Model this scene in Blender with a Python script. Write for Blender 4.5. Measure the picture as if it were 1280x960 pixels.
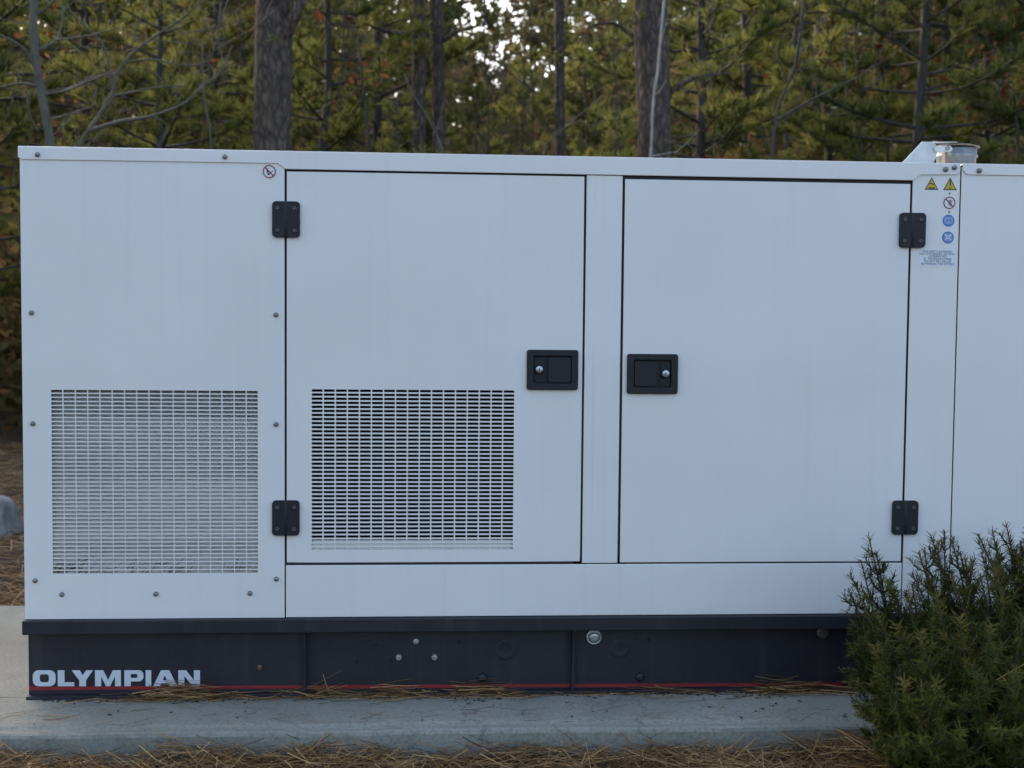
import bpy, bmesh, math, random
import numpy as np
from mathutils import Vector, Matrix, Euler

# ------------------------------------------------------------------ clear
for o in list(bpy.data.objects):
    bpy.data.objects.remove(o, do_unlink=True)
S = bpy.context.scene
C = S.collection
R = math.radians

# ------------------------------------------------------------------ camera
CAMY, CAMZ, FPX = -3.75, 1.181, 1500.0
YAW, PITCH, ROLL = R(3.797), R(-2.909), R(0.5325)
cy, sy, cp, sp = math.cos(YAW), math.sin(YAW), math.cos(PITCH), math.sin(PITCH)
FW = Vector((sy*cp, cy*cp, sp)); RT0 = Vector((cy, -sy, 0)); UP0 = RT0.cross(FW)
RT = RT0*math.cos(ROLL) + UP0*math.sin(ROLL)
UP = UP0*math.cos(ROLL) - RT0*math.sin(ROLL)
cam_d = bpy.data.cameras.new('camera')
cam = bpy.data.objects.new('camera', cam_d); C.objects.link(cam)
M4 = Matrix((RT, UP, -FW)).transposed().to_4x4(); M4.translation = (0, CAMY, CAMZ)
cam.matrix_world = M4
cam_d.sensor_width = 36; cam_d.sensor_fit = 'HORIZONTAL'; cam_d.lens = FPX/1280*36
cam_d.clip_start = 0.05; cam_d.clip_end = 2000
cam_d.dof.use_dof = True; cam_d.dof.focus_distance = 3.7; cam_d.dof.aperture_fstop = 4.0
S.camera = cam

def at(u, v, y):
    """point of the place seen at photo position (u, v), standing at depth y"""
    d = FW + RT*((u-640)/FPX) - UP*((v-480)/FPX)
    t = (y-CAMY)/d.y
    return Vector((d.x*t, y, CAMZ + d.z*t))

# ------------------------------------------------------------------ light
SUN_EL, SUN_AZ = R(30), (-0.60, 0.80)          # low winter sun behind the trees, to the left
W = bpy.data.worlds.new('World'); S.world = W; W.use_nodes = True
nt = W.node_tree; nt.nodes.clear()
sky = nt.nodes.new('ShaderNodeTexSky'); sky.sky_type = 'NISHITA'; sky.sun_disc = False
sky.sun_elevation = SUN_EL
sky.sun_rotation = math.atan2(SUN_AZ[0], SUN_AZ[1])
sky.air_density = 1.0; sky.dust_density = 5.0; sky.ozone_density = 1.6
bg = nt.nodes.new('ShaderNodeBackground'); bg.inputs[1].default_value = 0.15
wo = nt.nodes.new('ShaderNodeOutputWorld')
nt.links.new(sky.outputs[0], bg.inputs[0]); nt.links.new(bg.outputs[0], wo.inputs[0])
sl = bpy.data.lights.new('sun', 'SUN'); sl.energy = 1.5; sl.angle = R(4); sl.color = (1.0, 0.9, 0.74)
sun = bpy.data.objects.new('sun', sl); C.objects.link(sun)
sd = Vector((SUN_AZ[0]*math.cos(SUN_EL), SUN_AZ[1]*math.cos(SUN_EL), math.sin(SUN_EL)))
sun.rotation_euler = (-sd).to_track_quat('-Z', 'Y').to_euler()
S.view_settings.view_transform = 'Standard'; S.view_settings.look = 'None'
S.view_settings.gamma = 1.0; S.view_settings.use_curve_mapping = False
S.view_settings.exposure = 1.82
S.render.engine = 'CYCLES'
S.cycles.max_bounces = 4; S.cycles.diffuse_bounces = 2; S.cycles.glossy_bounces = 2; S.cycles.transmission_bounces = 3; S.cycles.transparent_max_bounces = 4

# ------------------------------------------------------------------ materials
def nmat(name):
    m = bpy.data.materials.new(name); m.use_nodes = True
    nt = m.node_tree
    return m, nt, nt.nodes['Principled BSDF'], nt.nodes['Material Output']

def noise(nt, scale, detail=4, vec=None, rough=0.55):
    n = nt.nodes.new('ShaderNodeTexNoise'); n.inputs['Scale'].default_value = scale
    n.inputs['Detail'].default_value = detail; n.inputs['Roughness'].default_value = rough
    if vec is not None: nt.links.new(vec, n.inputs['Vector'])
    return n

def coords(nt, scale=(1, 1, 1)):
    t = nt.nodes.new('ShaderNodeTexCoord'); mp = nt.nodes.new('ShaderNodeMapping')
    mp.inputs['Scale'].default_value = scale
    nt.links.new(t.outputs['Object'], mp.inputs['Vector'])
    return mp.outputs['Vector']

def ramp(nt, fac, stops):
    r = nt.nodes.new('ShaderNodeValToRGB')
    el = r.color_ramp.elements
    while len(el) < len(stops): el.new(0.5)
    for e, (p, c) in zip(el, stops):
        e.position = p; e.color = (c[0], c[1], c[2], 1)
    nt.links.new(fac, r.inputs[0]); return r.outputs[0]

def mixc(nt, a, b, fac, mode='MIX'):
    m = nt.nodes.new('ShaderNodeMix'); m.data_type = 'RGBA'; m.blend_type = mode
    for s, v in ((0, fac), (6, a), (7, b)):
        if isinstance(v, (int, float)): m.inputs[s].default_value = v
        elif isinstance(v, tuple): m.inputs[s].default_value = (*v, 1)
        else: nt.links.new(v, m.inputs[s])
    return m.outputs[2]

def bump(nt, b, h, strength, dist):
    n = nt.nodes.new('ShaderNodeBump'); n.inputs['Strength'].default_value = strength
    n.inputs['Distance'].default_value = dist
    nt.links.new(h, n.inputs['Height']); nt.links.new(n.outputs[0], b.inputs['Normal'])

def plain(name, col, rough=0.5, metal=0.0, var=0.12, scale=30, bmp=0.0):
    m, nt, b, o = nmat(name)
    v = coords(nt); n = noise(nt, scale, 5, v)
    lo = tuple(max(0, c*(1-var)) for c in col); hi = tuple(min(1, c*(1+var)) for c in col)
    nt.links.new(ramp(nt, n.outputs[0], [(0.3, lo), (0.7, hi)]), b.inputs['Base Color'])
    b.inputs['Roughness'].default_value = rough; b.inputs['Metallic'].default_value = metal
    if bmp: bump(nt, b, n.outputs[0], bmp, 0.002)
    return m

def mat_white(name='white_paint', streak=0.20, freq=38):
    m, nt, b, o = nmat(name)
    v = coords(nt)
    n = noise(nt, 2.2, 4, v)
    base = ramp(nt, n.outputs[0], [(0.28, (0.80, 0.755, 0.695)), (0.72, (0.86, 0.81, 0.745))])
    st = noise(nt, 1.0, 5, coords(nt, (freq, freq, 0.9)))              # faint run-off streaks
    base = mixc(nt, base, (0.60, 0.60, 0.56), ramp(nt, st.outputs[0], [(0.56, (0, 0, 0)), (0.80, (streak, streak, streak))]))
    sp_ = noise(nt, 160, 2, v)
    base = mixc(nt, base, (0.45, 0.44, 0.40), ramp(nt, sp_.outputs[0], [(0.73, (0, 0, 0)), (0.80, (0.5, 0.5, 0.5))]))
    nt.links.new(base, b.inputs['Base Color'])
    b.inputs['Roughness'].default_value = 0.33
    fine = noise(nt, 240, 2, v); big = noise(nt, 2.6, 2, v)
    ad = nt.nodes.new('ShaderNodeMath'); ad.operation = 'MULTIPLY_ADD'; ad.inputs[1].default_value = 0.06
    nt.links.new(fine.outputs[0], ad.inputs[0]); nt.links.new(big.outputs[0], ad.inputs[2])
    bump(nt, b, ad.outputs[0], 0.5, 0.006)
    return m

def mat_base():
    m, nt, b, o = nmat('dark_base_paint')
    v = coords(nt); n = noise(nt, 6, 6, v)
    c = ramp(nt, n.outputs[0], [(0.3, (0.011, 0.0102, 0.0145)), (0.7, (0.019, 0.0172, 0.024))])
    st = noise(nt, 1.0, 5, coords(nt, (25, 25, 1.2)))
    c = mixc(nt, c, (0.055, 0.05, 0.045), ramp(nt, st.outputs[0], [(0.55, (0, 0, 0)), (0.8, (0.5, 0.5, 0.5))]))
    sp_ = noise(nt, 120, 3, v)
    c = mixc(nt, c, (0.09, 0.08, 0.07), ramp(nt, sp_.outputs[0], [(0.66, (0, 0, 0)), (0.8, (0.6, 0.6, 0.6))]))
    nt.links.new(c, b.inputs['Base Color']); b.inputs['Roughness'].default_value = 0.5
    bump(nt, b, sp_.outputs[0], 0.2, 0.001)
    return m

def mat_concrete():
    m, nt, b, o = nmat('concrete')
    v = coords(nt); n = noise(nt, 1.6, 8, v, 0.65); f = noise(nt, 90, 6, v, 0.7)
    c = ramp(nt, n.outputs[0], [(0.25, (0.195, 0.185, 0.145)), (0.55, (0.285, 0.272, 0.215)), (0.8, (0.365, 0.345, 0.28))])
    c = mixc(nt, c, (0.12, 0.118, 0.105), ramp(nt, f.outputs[0], [(0.46, (0, 0, 0)), (0.72, (0.8, 0.8, 0.8))]))
    p = noise(nt, 210, 2, v)
    c = mixc(nt, c, (0.05, 0.05, 0.045), ramp(nt, p.outputs[0], [(0.70, (0, 0, 0)), (0.76, (0.8, 0.8, 0.8))]))
    vo = nt.nodes.new('ShaderNodeTexVoronoi'); vo.feature = 'DISTANCE_TO_EDGE'; vo.inputs['Scale'].default_value = 0.9; vo.inputs['Randomness'].default_value = 1.0
    wv = noise(nt, 3, 5, v); nt.links.new(mixc(nt, v, wv.outputs[1], 0.35), vo.inputs['Vector'])
    c = mixc(nt, c, (0.06, 0.058, 0.05), ramp(nt, vo.outputs[0], [(0.0, (0.45, 0.45, 0.45)), (0.0035, (0, 0, 0))]))
    s2 = noise(nt, 5, 5, v)
    c = mixc(nt, c, (0.16, 0.17, 0.14), ramp(nt, s2.outputs[0], [(0.55, (0, 0, 0)), (0.72, (0.4, 0.4, 0.4))]))
    nt.links.new(c, b.inputs['Base Color']); b.inputs['Roughness'].default_value = 0.85
    bump(nt, b, f.outputs[0], 0.5, 0.004)
    return m

def mat_ground():
    m, nt, b, o = nmat('pine_straw_ground')
    v = coords(nt); n = noise(nt, 0.35, 6, v); f = noise(nt, 26, 8, v, 0.75)
    c = ramp(nt, f.outputs[0], [(0.3, (0.012, 0.008, 0.005)), (0.5, (0.050, 0.030, 0.015)), (0.7, (0.14, 0.085, 0.04))])
    c = mixc(nt, c, (0.05, 0.045, 0.02), ramp(nt, n.outputs[0], [(0.5, (0, 0, 0)), (0.7, (0.5, 0.5, 0.5))]))
    nt.links.new(c, b.inputs['Base Color']); b.inputs['Roughness'].default_value = 0.95
    bump(nt, b, f.outputs[0], 0.9, 0.03)
    return m

def mat_tint(name, stops, rough=0.6, transl=0.0, attr='tint', spec=0.3, trcol=None):
    """colour drawn from a per-piece random attribute; thin leaves let light through"""
    m, nt, b, o = nmat(name)
    a = nt.nodes.new('ShaderNodeAttribute'); a.attribute_name = attr
    c = ramp(nt, a.outputs['Fac'], stops)
    nt.links.new(c, b.inputs['Base Color']); b.inputs['Roughness'].default_value = rough
    b.inputs['Specular IOR Level'].default_value = spec
    if transl:
        t = nt.nodes.new('ShaderNodeBsdfTranslucent')
        nt.links.new(mixc(nt, c, trcol or (1.0, 0.95, 0.45), 1.0, 'MULTIPLY') if trcol else c, t.inputs[0])
        mx = nt.nodes.new('ShaderNodeMixShader'); mx.inputs[0].default_value = transl
        df = nt.nodes.new('ShaderNodeBsdfDiffuse'); nt.links.new(c, df.inputs[0])
        nt.links.new(df.outputs[0], mx.inputs[1]); nt.links.new(t.outputs[0], mx.inputs[2])
        nt.links.new(mx.outputs[0], o.inputs[0])
    return m

def mat_bark(name, lo, hi, sc=(14, 14, 3), mid=None, plates=False):
    m, nt, b, o = nmat(name)
    n = noise(nt, 1.0, 8, coords(nt, sc), 0.7); h = n.outputs[0]
    g = noise(nt, 2.0, 4, coords(nt))
    c = ramp(nt, n.outputs[0], [(0.35, lo), (0.65, hi)])
    c = mixc(nt, c, mid or tuple(x*0.6 for x in hi), ramp(nt, g.outputs[0], [(0.45, (0, 0, 0)), (0.65, (0.6, 0.6, 0.6))]))
    if plates:                                                         # scaly plates parted by dark fissures
        vo = nt.nodes.new('ShaderNodeTexVoronoi'); vo.feature = 'DISTANCE_TO_EDGE'; vo.inputs['Scale'].default_value = 1.0
        v = coords(nt, (34, 34, 12)); w = noise(nt, 0.9, 5, v); nt.links.new(mixc(nt, v, w.outputs[1], 0.45), vo.inputs['Vector'])
        c = mixc(nt, tuple(x*0.8 for x in lo), c, ramp(nt, vo.outputs[0], [(0.0, (0.15, 0.15, 0.15)), (0.22, (1, 1, 1))])); h = vo.outputs[0]
    nt.links.new(c, b.inputs['Base Color']); b.inputs['Roughness'].default_value = 0.9
    bump(nt, b, h, 1.0, 0.03)
    return m

WHITE = mat_white(); STAINED = mat_white('stained_white_paint', 0.6, 90); BASE = mat_base(); CONC = mat_concrete(); GROUND = mat_ground()
BLACKPL = plain('black_plastic', (0.008, 0.008, 0.010), 0.6, 0, 0.2, 60, 0.15)
DARKIN = plain('dark_interior', (0.012, 0.012, 0.014), 0.8)
GAPSHADE = plain('grey_gap_shade', (0.055, 0.052, 0.060), 0.7)  # dark grey that stands in for shade inside the door gaps
STEEL = plain('zinc_steel', (0.50, 0.50, 0.48), 0.38, 0.85, 0.2, 90, 0.1)
DULL = plain('dull_screw', (0.26, 0.25, 0.24), 0.5, 0.7, 0.35, 120)
DSCREW = plain('dark_screw', (0.12, 0.11, 0.10), 0.45, 0.5, 0.4, 200)
GALV = plain('galvanised_pipe', (0.27, 0.29, 0.30), 0.6, 0.2, 0.25, 40, 0.2)
RUST = plain('rusty_rim', (0.16, 0.085, 0.05), 0.8, 0.2, 0.4, 60, 0.4)
RUSTZ = plain('rusted_zinc', (0.23, 0.19, 0.17), 0.7, 0.2, 0.45, 50, 0.3)
RED = plain('red_stripe', (0.26, 0.016, 0.018), 0.5, 0, 0.15, 20)
LETTER = plain('white_letter', (0.62, 0.64, 0.66), 0.5, 0, 0.06, 30)
YEL = plain('sign_yellow', (0.62, 0.40, 0.03), 0.5, 0, 0.08)
INK = plain('sign_black', (0.02, 0.02, 0.02), 0.5)
SGREY = plain('sign_grey', (0.28, 0.29, 0.31), 0.5)
SRED = plain('sign_red', (0.36, 0.05, 0.06), 0.5)
SBLUE = plain('sign_blue', (0.10, 0.22, 0.48), 0.5)
SPALE = plain('sign_pale_blue', (0.26, 0.37, 0.58), 0.5)
SWHITE = plain('sign_white', (0.80, 0.81, 0.83), 0.4, 0, 0.02)
SHEETM = plain('zinc_sheet', (0.46, 0.50, 0.52), 0.55, 0.2, 0.12, 20)
STONE = plain('grey_stone', (0.20, 0.20, 0.195), 0.9, 0, 0.45, 9, 0.8)
PINEBARK = mat_bark('pine_bark', (0.040, 0.029, 0.022), (0.185, 0.135, 0.10), (16, 16, 7), None, True)
GREYBARK = mat_bark('grey_bark', (0.075, 0.066, 0.050), (0.17, 0.15, 0.118), (10, 10, 5), (0.095, 0.098, 0.066))
DARKBARK = mat_bark('dark_bark', (0.03, 0.026, 0.02), (0.09, 0.08, 0.065))
NEEDLE = mat_tint('pine_needles', [(0, (0.080, 0.105, 0.036)), (0.45, (0.175, 0.185, 0.052)), (0.8, (0.28, 0.26, 0.075)), (1, (0.28, 0.20, 0.085))], 0.5, 0.45)
FARLEAF = mat_tint('far_foliage', [(0, (0.080, 0.095, 0.038)), (0.5, (0.17, 0.17, 0.060)), (0.8, (0.22, 0.18, 0.09)), (1, (0.24, 0.14, 0.09))], 0.7, 0.35)
BRUSH = mat_tint('dry_brush', [(0, (0.08, 0.08, 0.03)), (0.5, (0.15, 0.125, 0.06)), (1, (0.22, 0.12, 0.065))], 0.8, 0.3)
RUSSET = mat_tint('russet_leaves', [(0, (0.09, 0.022, 0.012)), (0.5, (0.16, 0.060, 0.028)), (1, (0.20, 0.12, 0.055))], 0.6, 0.45)
YEW = mat_tint('yew_needles', [(0, (0.036, 0.050, 0.014)), (0.6, (0.085, 0.086, 0.020)), (0.9, (0.15, 0.125, 0.03)), (1, (0.20, 0.13, 0.045))], 0.6, 0.15, spec=0.12)
YEWSTEM = plain('yew_stem', (0.075, 0.055, 0.035), 0.85, 0, 0.3)
STRAW = mat_tint('pine_straw', [(0, (0.04, 0.020, 0.008)), (0.35, (0.15, 0.075, 0.026)), (0.75, (0.36, 0.20, 0.070)), (1, (0.56, 0.37, 0.16))], 0.6, 0.0)

# ------------------------------------------------------------------ object helpers
def link(name, me, mat=None, parent=None):
    o = bpy.data.objects.new(name, me); C.objects.link(o)
    if mat is not None:
        for m in (mat if isinstance(mat, (list, tuple)) else [mat]): me.materials.append(m)
    if parent is not None: o.parent = parent
    return o

def tag(o, label=None, cat=None, group=None, kind=None):
    if label: o['label'] = label
    if cat: o['category'] = cat
    if group: o['group'] = group
    if kind: o['kind'] = kind
    return o

def empty(name, loc=(0, 0, 0)):
    o = bpy.data.objects.new(name, None); C.objects.link(o); o.location = loc
    o.empty_display_size = 0.1
    return o

def fin(name, bm, mat, parent=None, smooth=False):
    bmesh.ops.recalc_face_normals(bm, faces=bm.faces[:])
    me = bpy.data.meshes.new(name); bm.to_mesh(me); bm.free()
    if smooth:
        for p in me.polygons: p.use_smooth = True
    return link(name, me, mat, parent)

def bm_box(bm, x0, x1, y0, y1, z0, z1):
    vs = [bm.verts.new(p) for p in ((x0, y0, z0), (x1, y0, z0), (x1, y1, z0), (x0, y1, z0), (x0, y0, z1), (x1, y0, z1), (x1, y1, z1), (x0, y1, z1))]
    for f in ((0, 3, 2, 1), (4, 5, 6, 7), (0, 1, 5, 4), (1, 2, 6, 5), (2, 3, 7, 6), (3, 0, 4, 7)):
        bm.faces.new([vs[i] for i in f])

def box(name, mat, parent, x0, x1, y0, y1, z0, z1, bev=0.0):
    bm = bmesh.new(); bm_box(bm, x0, x1, y0, y1, z0, z1)
    if bev: bmesh.ops.bevel(bm, geom=bm.edges[:], offset=bev, segments=2, affect='EDGES', profile=0.5)
    return fin(name, bm, mat, parent)

def bm_prism(bm, poly, y0, y1, bev=0.0, segs=2):
    """poly in (x, z), extruded along y; front (y0) edges bevelled"""
    n = len(poly)
    a = [bm.verts.new((x, y0, z)) for x, z in poly]; b = [bm.verts.new((x, y1, z)) for x, z in poly]
    ff = bm.faces.new(a); bm.faces.new(b[::-1])
    for i in range(n):
        j = (i+1) % n; bm.faces.new((a[i], b[i], b[j], a[j]))
    if bev:
        es = list(ff.edges)
        bmesh.ops.bevel(bm, geom=es, offset=bev, segments=segs, affect='EDGES', profile=0.5)

def prism(name, mat, parent, poly, y0, y1, bev=0.0, segs=2):
    bm = bmesh.new(); bm_prism(bm, poly, y0, y1, bev, segs)
    return fin(name, bm, mat, parent)

def rrect(x0, x1, z0, z1, r, n=5):
    pts = []
    for cx, cz, a0 in ((x1-r, z1-r, 0), (x0+r, z1-r, 90), (x0+r, z0+r, 180), (x1-r, z0+r, 270)):
        for k in range(n+1):
            a = R(a0 + 90*k/n); pts.append((cx+r*math.cos(a), cz+r*math.sin(a)))
    return pts

def circ(cx, cz, r, n=24):
    return [(cx+r*math.cos(2*math.pi*k/n), cz+r*math.sin(2*math.pi*k/n)) for k in range(n)]

def sheet(name, mat, parent, xs, zs, hole, y0, y1, bev=0.0):
    """plate from a grid of cells, with real openings where hole(i, j)"""
    nx, nz = len(xs)-1, len(zs)-1
    bm = bmesh.new(); vf = {}; vb = {}
    def g(d, i, j, y):
        if (i, j) not in d: d[(i, j)] = bm.verts.new((xs[i], y, zs[j]))
        return d[(i, j)]
    sol = lambda i, j: 0 <= i < nx and 0 <= j < nz and not hole(i, j)
    for i in range(nx):
        for j in range(nz):
            if hole(i, j): continue
            q = ((i, j), (i+1, j), (i+1, j+1), (i, j+1))
            bm.faces.new([g(vf, *k, y0) for k in q]); bm.faces.new([g(vb, *k, y1) for k in q][::-1])
            for (a, b, di, dj) in ((q[0], q[1], 0, -1), (q[1], q[2], 1, 0), (q[2], q[3], 0, 1), (q[3], q[0], -1, 0)):
                if not sol(i+di, j+dj):
                    bm.faces.new((g(vf, *a, y0), g(vb, *a, y1), g(vb, *b, y1), g(vf, *b, y0)))
    if bev:
        X0, X1, Z0, Z1 = xs[0], xs[-1], zs[0], zs[-1]; es = []
        for e in bm.edges:
            a, b = e.verts[0].co, e.verts[1].co
            if abs(a.y-y0) > 1e-6 or abs(b.y-y0) > 1e-6: continue
            for k, v in ((0, X0), (0, X1), (2, Z0), (2, Z1)):
                if abs(a[k]-v) < 1e-6 and abs(b[k]-v) < 1e-6: es.append(e); break
        bmesh.ops.bevel(bm, geom=es, offset=bev, segments=2, affect='EDGES', profile=0.5)
    return fin(name, bm, mat, parent)

def fill(bm, loops, y, mi=0):
    """flat face with holes from loops of (x, z)"""
    es = []
    for lp in loops:
        vs = [bm.verts.new((x, y, z)) for x, z in lp]
        for i in range(len(vs)): es.append(bm.edges.new((vs[i], vs[(i+1) % len(vs)])))
    r = bmesh.ops.triangle_fill(bm, use_beauty=True, use_dissolve=False, edges=es)
    for f in r['geom']:
        if isinstance(f, bmesh.types.BMFace):
            f.material_index = mi
            f.normal_update()
            if f.normal.y > 0: f.normal_flip()

def flat(name, mats, parent, layers, y):
    """printed sign: layers (loops, material index), each 0.3 mm proud of the last"""
    bm = bmesh.new()
    for k, (loops, mi) in enumerate(layers): fill(bm, loops, y - 0.0004*(k+1), mi)
    me = bpy.data.meshes.new(name); bm.to_mesh(me); bm.free()
    o = link(name, me, mats, parent)
    sm = o.modifiers.new('thick', 'SOLIDIFY'); sm.thickness = 0.0003; sm.offset = -1
    return o

def lathe(name, mat, parent, prof, n=20, axis='y', loc=(0, 0, 0), smooth=True):
    """prof: (radius, along) points"""
    bm = bmesh.new(); rings = []
    for r, h in prof:
        ring = []
        for k in range(n):
            a = 2*math.pi*k/n; c, s = r*math.cos(a), r*math.sin(a)
            ring.append(bm.verts.new((loc[0]+c, loc[1]+h, loc[2]+s) if axis == 'y' else (loc[0]+c, loc[1]+s, loc[2]+h)))
        rings.append(ring)
    for a, b in zip(rings, rings[1:]):
        for k in range(n): bm.faces.new((a[k], a[(k+1) % n], b[(k+1) % n], b[k]))
    bm.faces.new(rings[0]); bm.faces.new(rings[-1])
    return fin(name, bm, mat, parent, smooth)

class Tubes:
    """collects tapered bent tubes into one mesh"""
    def __init__(s): s.v = []; s.f = []
    def add(s, pts, rad, n=6, rough=0.0, rng=random):
        pts = [Vector(p) for p in pts]; base = len(s.v); m = len(pts)
        for i, p in enumerate(pts):
            t = (pts[min(i+1, m-1)] - pts[max(i-1, 0)]).normalized()
            a = t.cross(Vector((0.31, 0.95, 0.05))); a.normalize(); b = t.cross(a)
            for k in range(n):
                th = 2*math.pi*k/n; r = rad[i]*(1+rough*(rng.random()-0.5))
                s.v.append(tuple(p + a*(r*math.cos(th)) + b*(r*math.sin(th))))
        for i in range(m-1):
            for k in range(n):
                k2 = (k+1) % n
                s.f.append((base+i*n+k, base+i*n+k2, base+(i+1)*n+k2, base+(i+1)*n+k))
        s.f.append(tuple(base+(m-1)*n+k for k in range(n)))
    def mesh(s, name):
        me = bpy.data.meshes.new(name); me.from_pydata(s.v, [], s.f)
        for p in me.polygons: p.use_smooth = True
        return me
    def build(s, name, mat, parent=None): return link(name, s.mesh(name), mat, parent)

def spline(pts, n):
    """smooth curve through control points, evenly resampled by length"""
    P = [Vector(p) for p in pts]; m = len(P)
    d = [max(1e-6, (P[i+1]-P[i]).length) for i in range(m-1)]
    tg = [(P[1]-P[0])/d[0]] + [(P[i+1]-P[i-1])/(d[i]+d[i-1]) for i in range(1, m-1)] + [(P[-1]-P[-2])/d[-1]]
    tot = sum(d); out = []
    for i in range(n):
        s_ = tot*i/(n-1); k = 0
        while k < m-2 and s_ > d[k]: s_ -= d[k]; k += 1
        t = min(1, s_/d[k]); t2, t3 = t*t, t*t*t
        out.append(P[k]*(2*t3-3*t2+1) + tg[k]*(d[k]*(t3-2*t2+t)) + P[k+1]*(3*t2-2*t3) + tg[k+1]*(d[k]*(t3-t2)))
    return out

def quad_mesh(name, V, tint, k=4):
    """V: (n, k, 3) polygons with a per-face tint"""
    n = len(V); me = bpy.data.meshes.new(name)
    me.vertices.add(n*k); me.vertices.foreach_set('co', V.reshape(-1).astype(np.float32))
    me.loops.add(n*k); me.loops.foreach_set('vertex_index', np.arange(n*k, dtype=np.int32))
    me.polygons.add(n); me.polygons.foreach_set('loop_start', np.arange(0, n*k, k, dtype=np.int32))
    a = me.attributes.new('tint', 'FLOAT', 'FACE'); a.data.foreach_set('value', tint.astype(np.float32))
    me.update(calc_edges=True)
    return me

def unit(a): return a/np.maximum(np.linalg.norm(a, axis=-1, keepdims=True), 1e-9)

def tufts(rng, P, D, B, L, w, spread, tvar=0.2, tbase=None, back=0.05):
    """B needles around each point P looking along D -> (n,4,3), tint"""
    T = len(P); P = np.repeat(P, B, 0); D = np.repeat(D, B, 0)
    u = unit(rng.normal(size=(T*B, 3)))
    d = unit(D + u*spread)
    l = rng.uniform(L[0], L[1], (T*B, 1)); s = unit(np.cross(d, unit(rng.normal(size=(T*B, 3)))))
    b = P - D*rng.uniform(0, back, (T*B, 1)); e = b + d*l; e[:, 2] -= 0.10*l[:, 0]*rng.random(T*B)
    V = np.stack([b-s*w*.5, b+s*w*.5, e+s*w*.3, e-s*w*.3], 1)
    tb = rng.random(T) if tbase is None else tbase
    t = np.clip(np.repeat(tb, B) + rng.normal(0, tvar, T*B), 0, 1)
    return V, t

# ------------------------------------------------------------------ ground and pad
def build_ground():
    bm = bmesh.new(); rng = np.random.default_rng(2)
    xs = [-900, -300, -100, -40] + list(np.arange(-20, 24.1, 1.0)) + [40, 100, 300, 900]
    ys = [-600, -150, -40, -15] + list(np.arange(-8, 30.1, 1.0)) + [45, 100, 300, 900]
    vs = [[None]*len(ys) for _ in xs]
    for i, x in enumerate(xs):
        for j, y in enumerate(ys):
            z = -0.115
            if y > 2.4 or abs(x) > 5: z += 0.05*math.sin(x*1.3+y*0.7)*math.cos(y*0.9-x*0.4)
            vs[i][j] = bm.verts.new((x, y, z))
    for i in range(len(xs)-1):
        for j in range(len(ys)-1):
            bm.faces.new((vs[i][j], vs[i+1][j], vs[i+1][j+1], vs[i][j+1]))
    tag(fin('ground', bm, GROUND, None, True), kind='structure')

def build_pad():
    rng = random.Random(4); bm = bmesh.new()
    prof = [(1.27, -0.14), (1.27, -0.012), (1.258, -0.0), (0.5, 0.0), (-0.10, 0.0), (-0.215, -0.001), (-0.236, -0.003), (-0.246, -0.009), (-0.258, -0.0115), (-0.270, -0.0100), (-0.279, -0.0100), (-0.287, -0.0140), (-0.291, -0.022), (-0.292, -0.06), (-0.292, -0.16)]
    xs = np.linspace(-2.35, 3.1, 150); rows = []
    w = 0.0
    for i, x in enumerate(xs):
        w = w*0.85 + rng.gauss(0, 0.0016)
        rows.append([bm.verts.new((x, y + (w*1.3 + rng.gauss(0, 0.0007) if y < -0.2 else 0), z + (rng.gauss(0, 0.0008) if 4 < k < 13 else 0))) for k, (y, z) in enumerate(prof)])
    for a, b in zip(rows, rows[1:]):
        for k in range(len(prof)-1): bm.faces.new((a[k], b[k], b[k+1], a[k+1]))
    bm.faces.new(rows[0]); bm.faces.new(rows[-1][::-1])
    o = fin('concrete_pad', bm, CONC, None, False)
    tag(o, kind='structure')
build_ground(); build_pad()

# ------------------------------------------------------------------ generator
GEN = empty('generator', (0.68, 0.5, 0.0))
tag(GEN, 'white sheet-metal generator cabinet on a dark steel base frame, standing on the concrete pad', 'generator')
GEN_INV = Matrix.Translation(-GEN.location)
def under(o, parent=GEN):
    o.parent = parent; o.matrix_parent_inverse = GEN_INV if parent is GEN else parent.matrix_world.inverted()
    return o
XL, XR, YB = -1.2497, 2.62, 1.05

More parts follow.
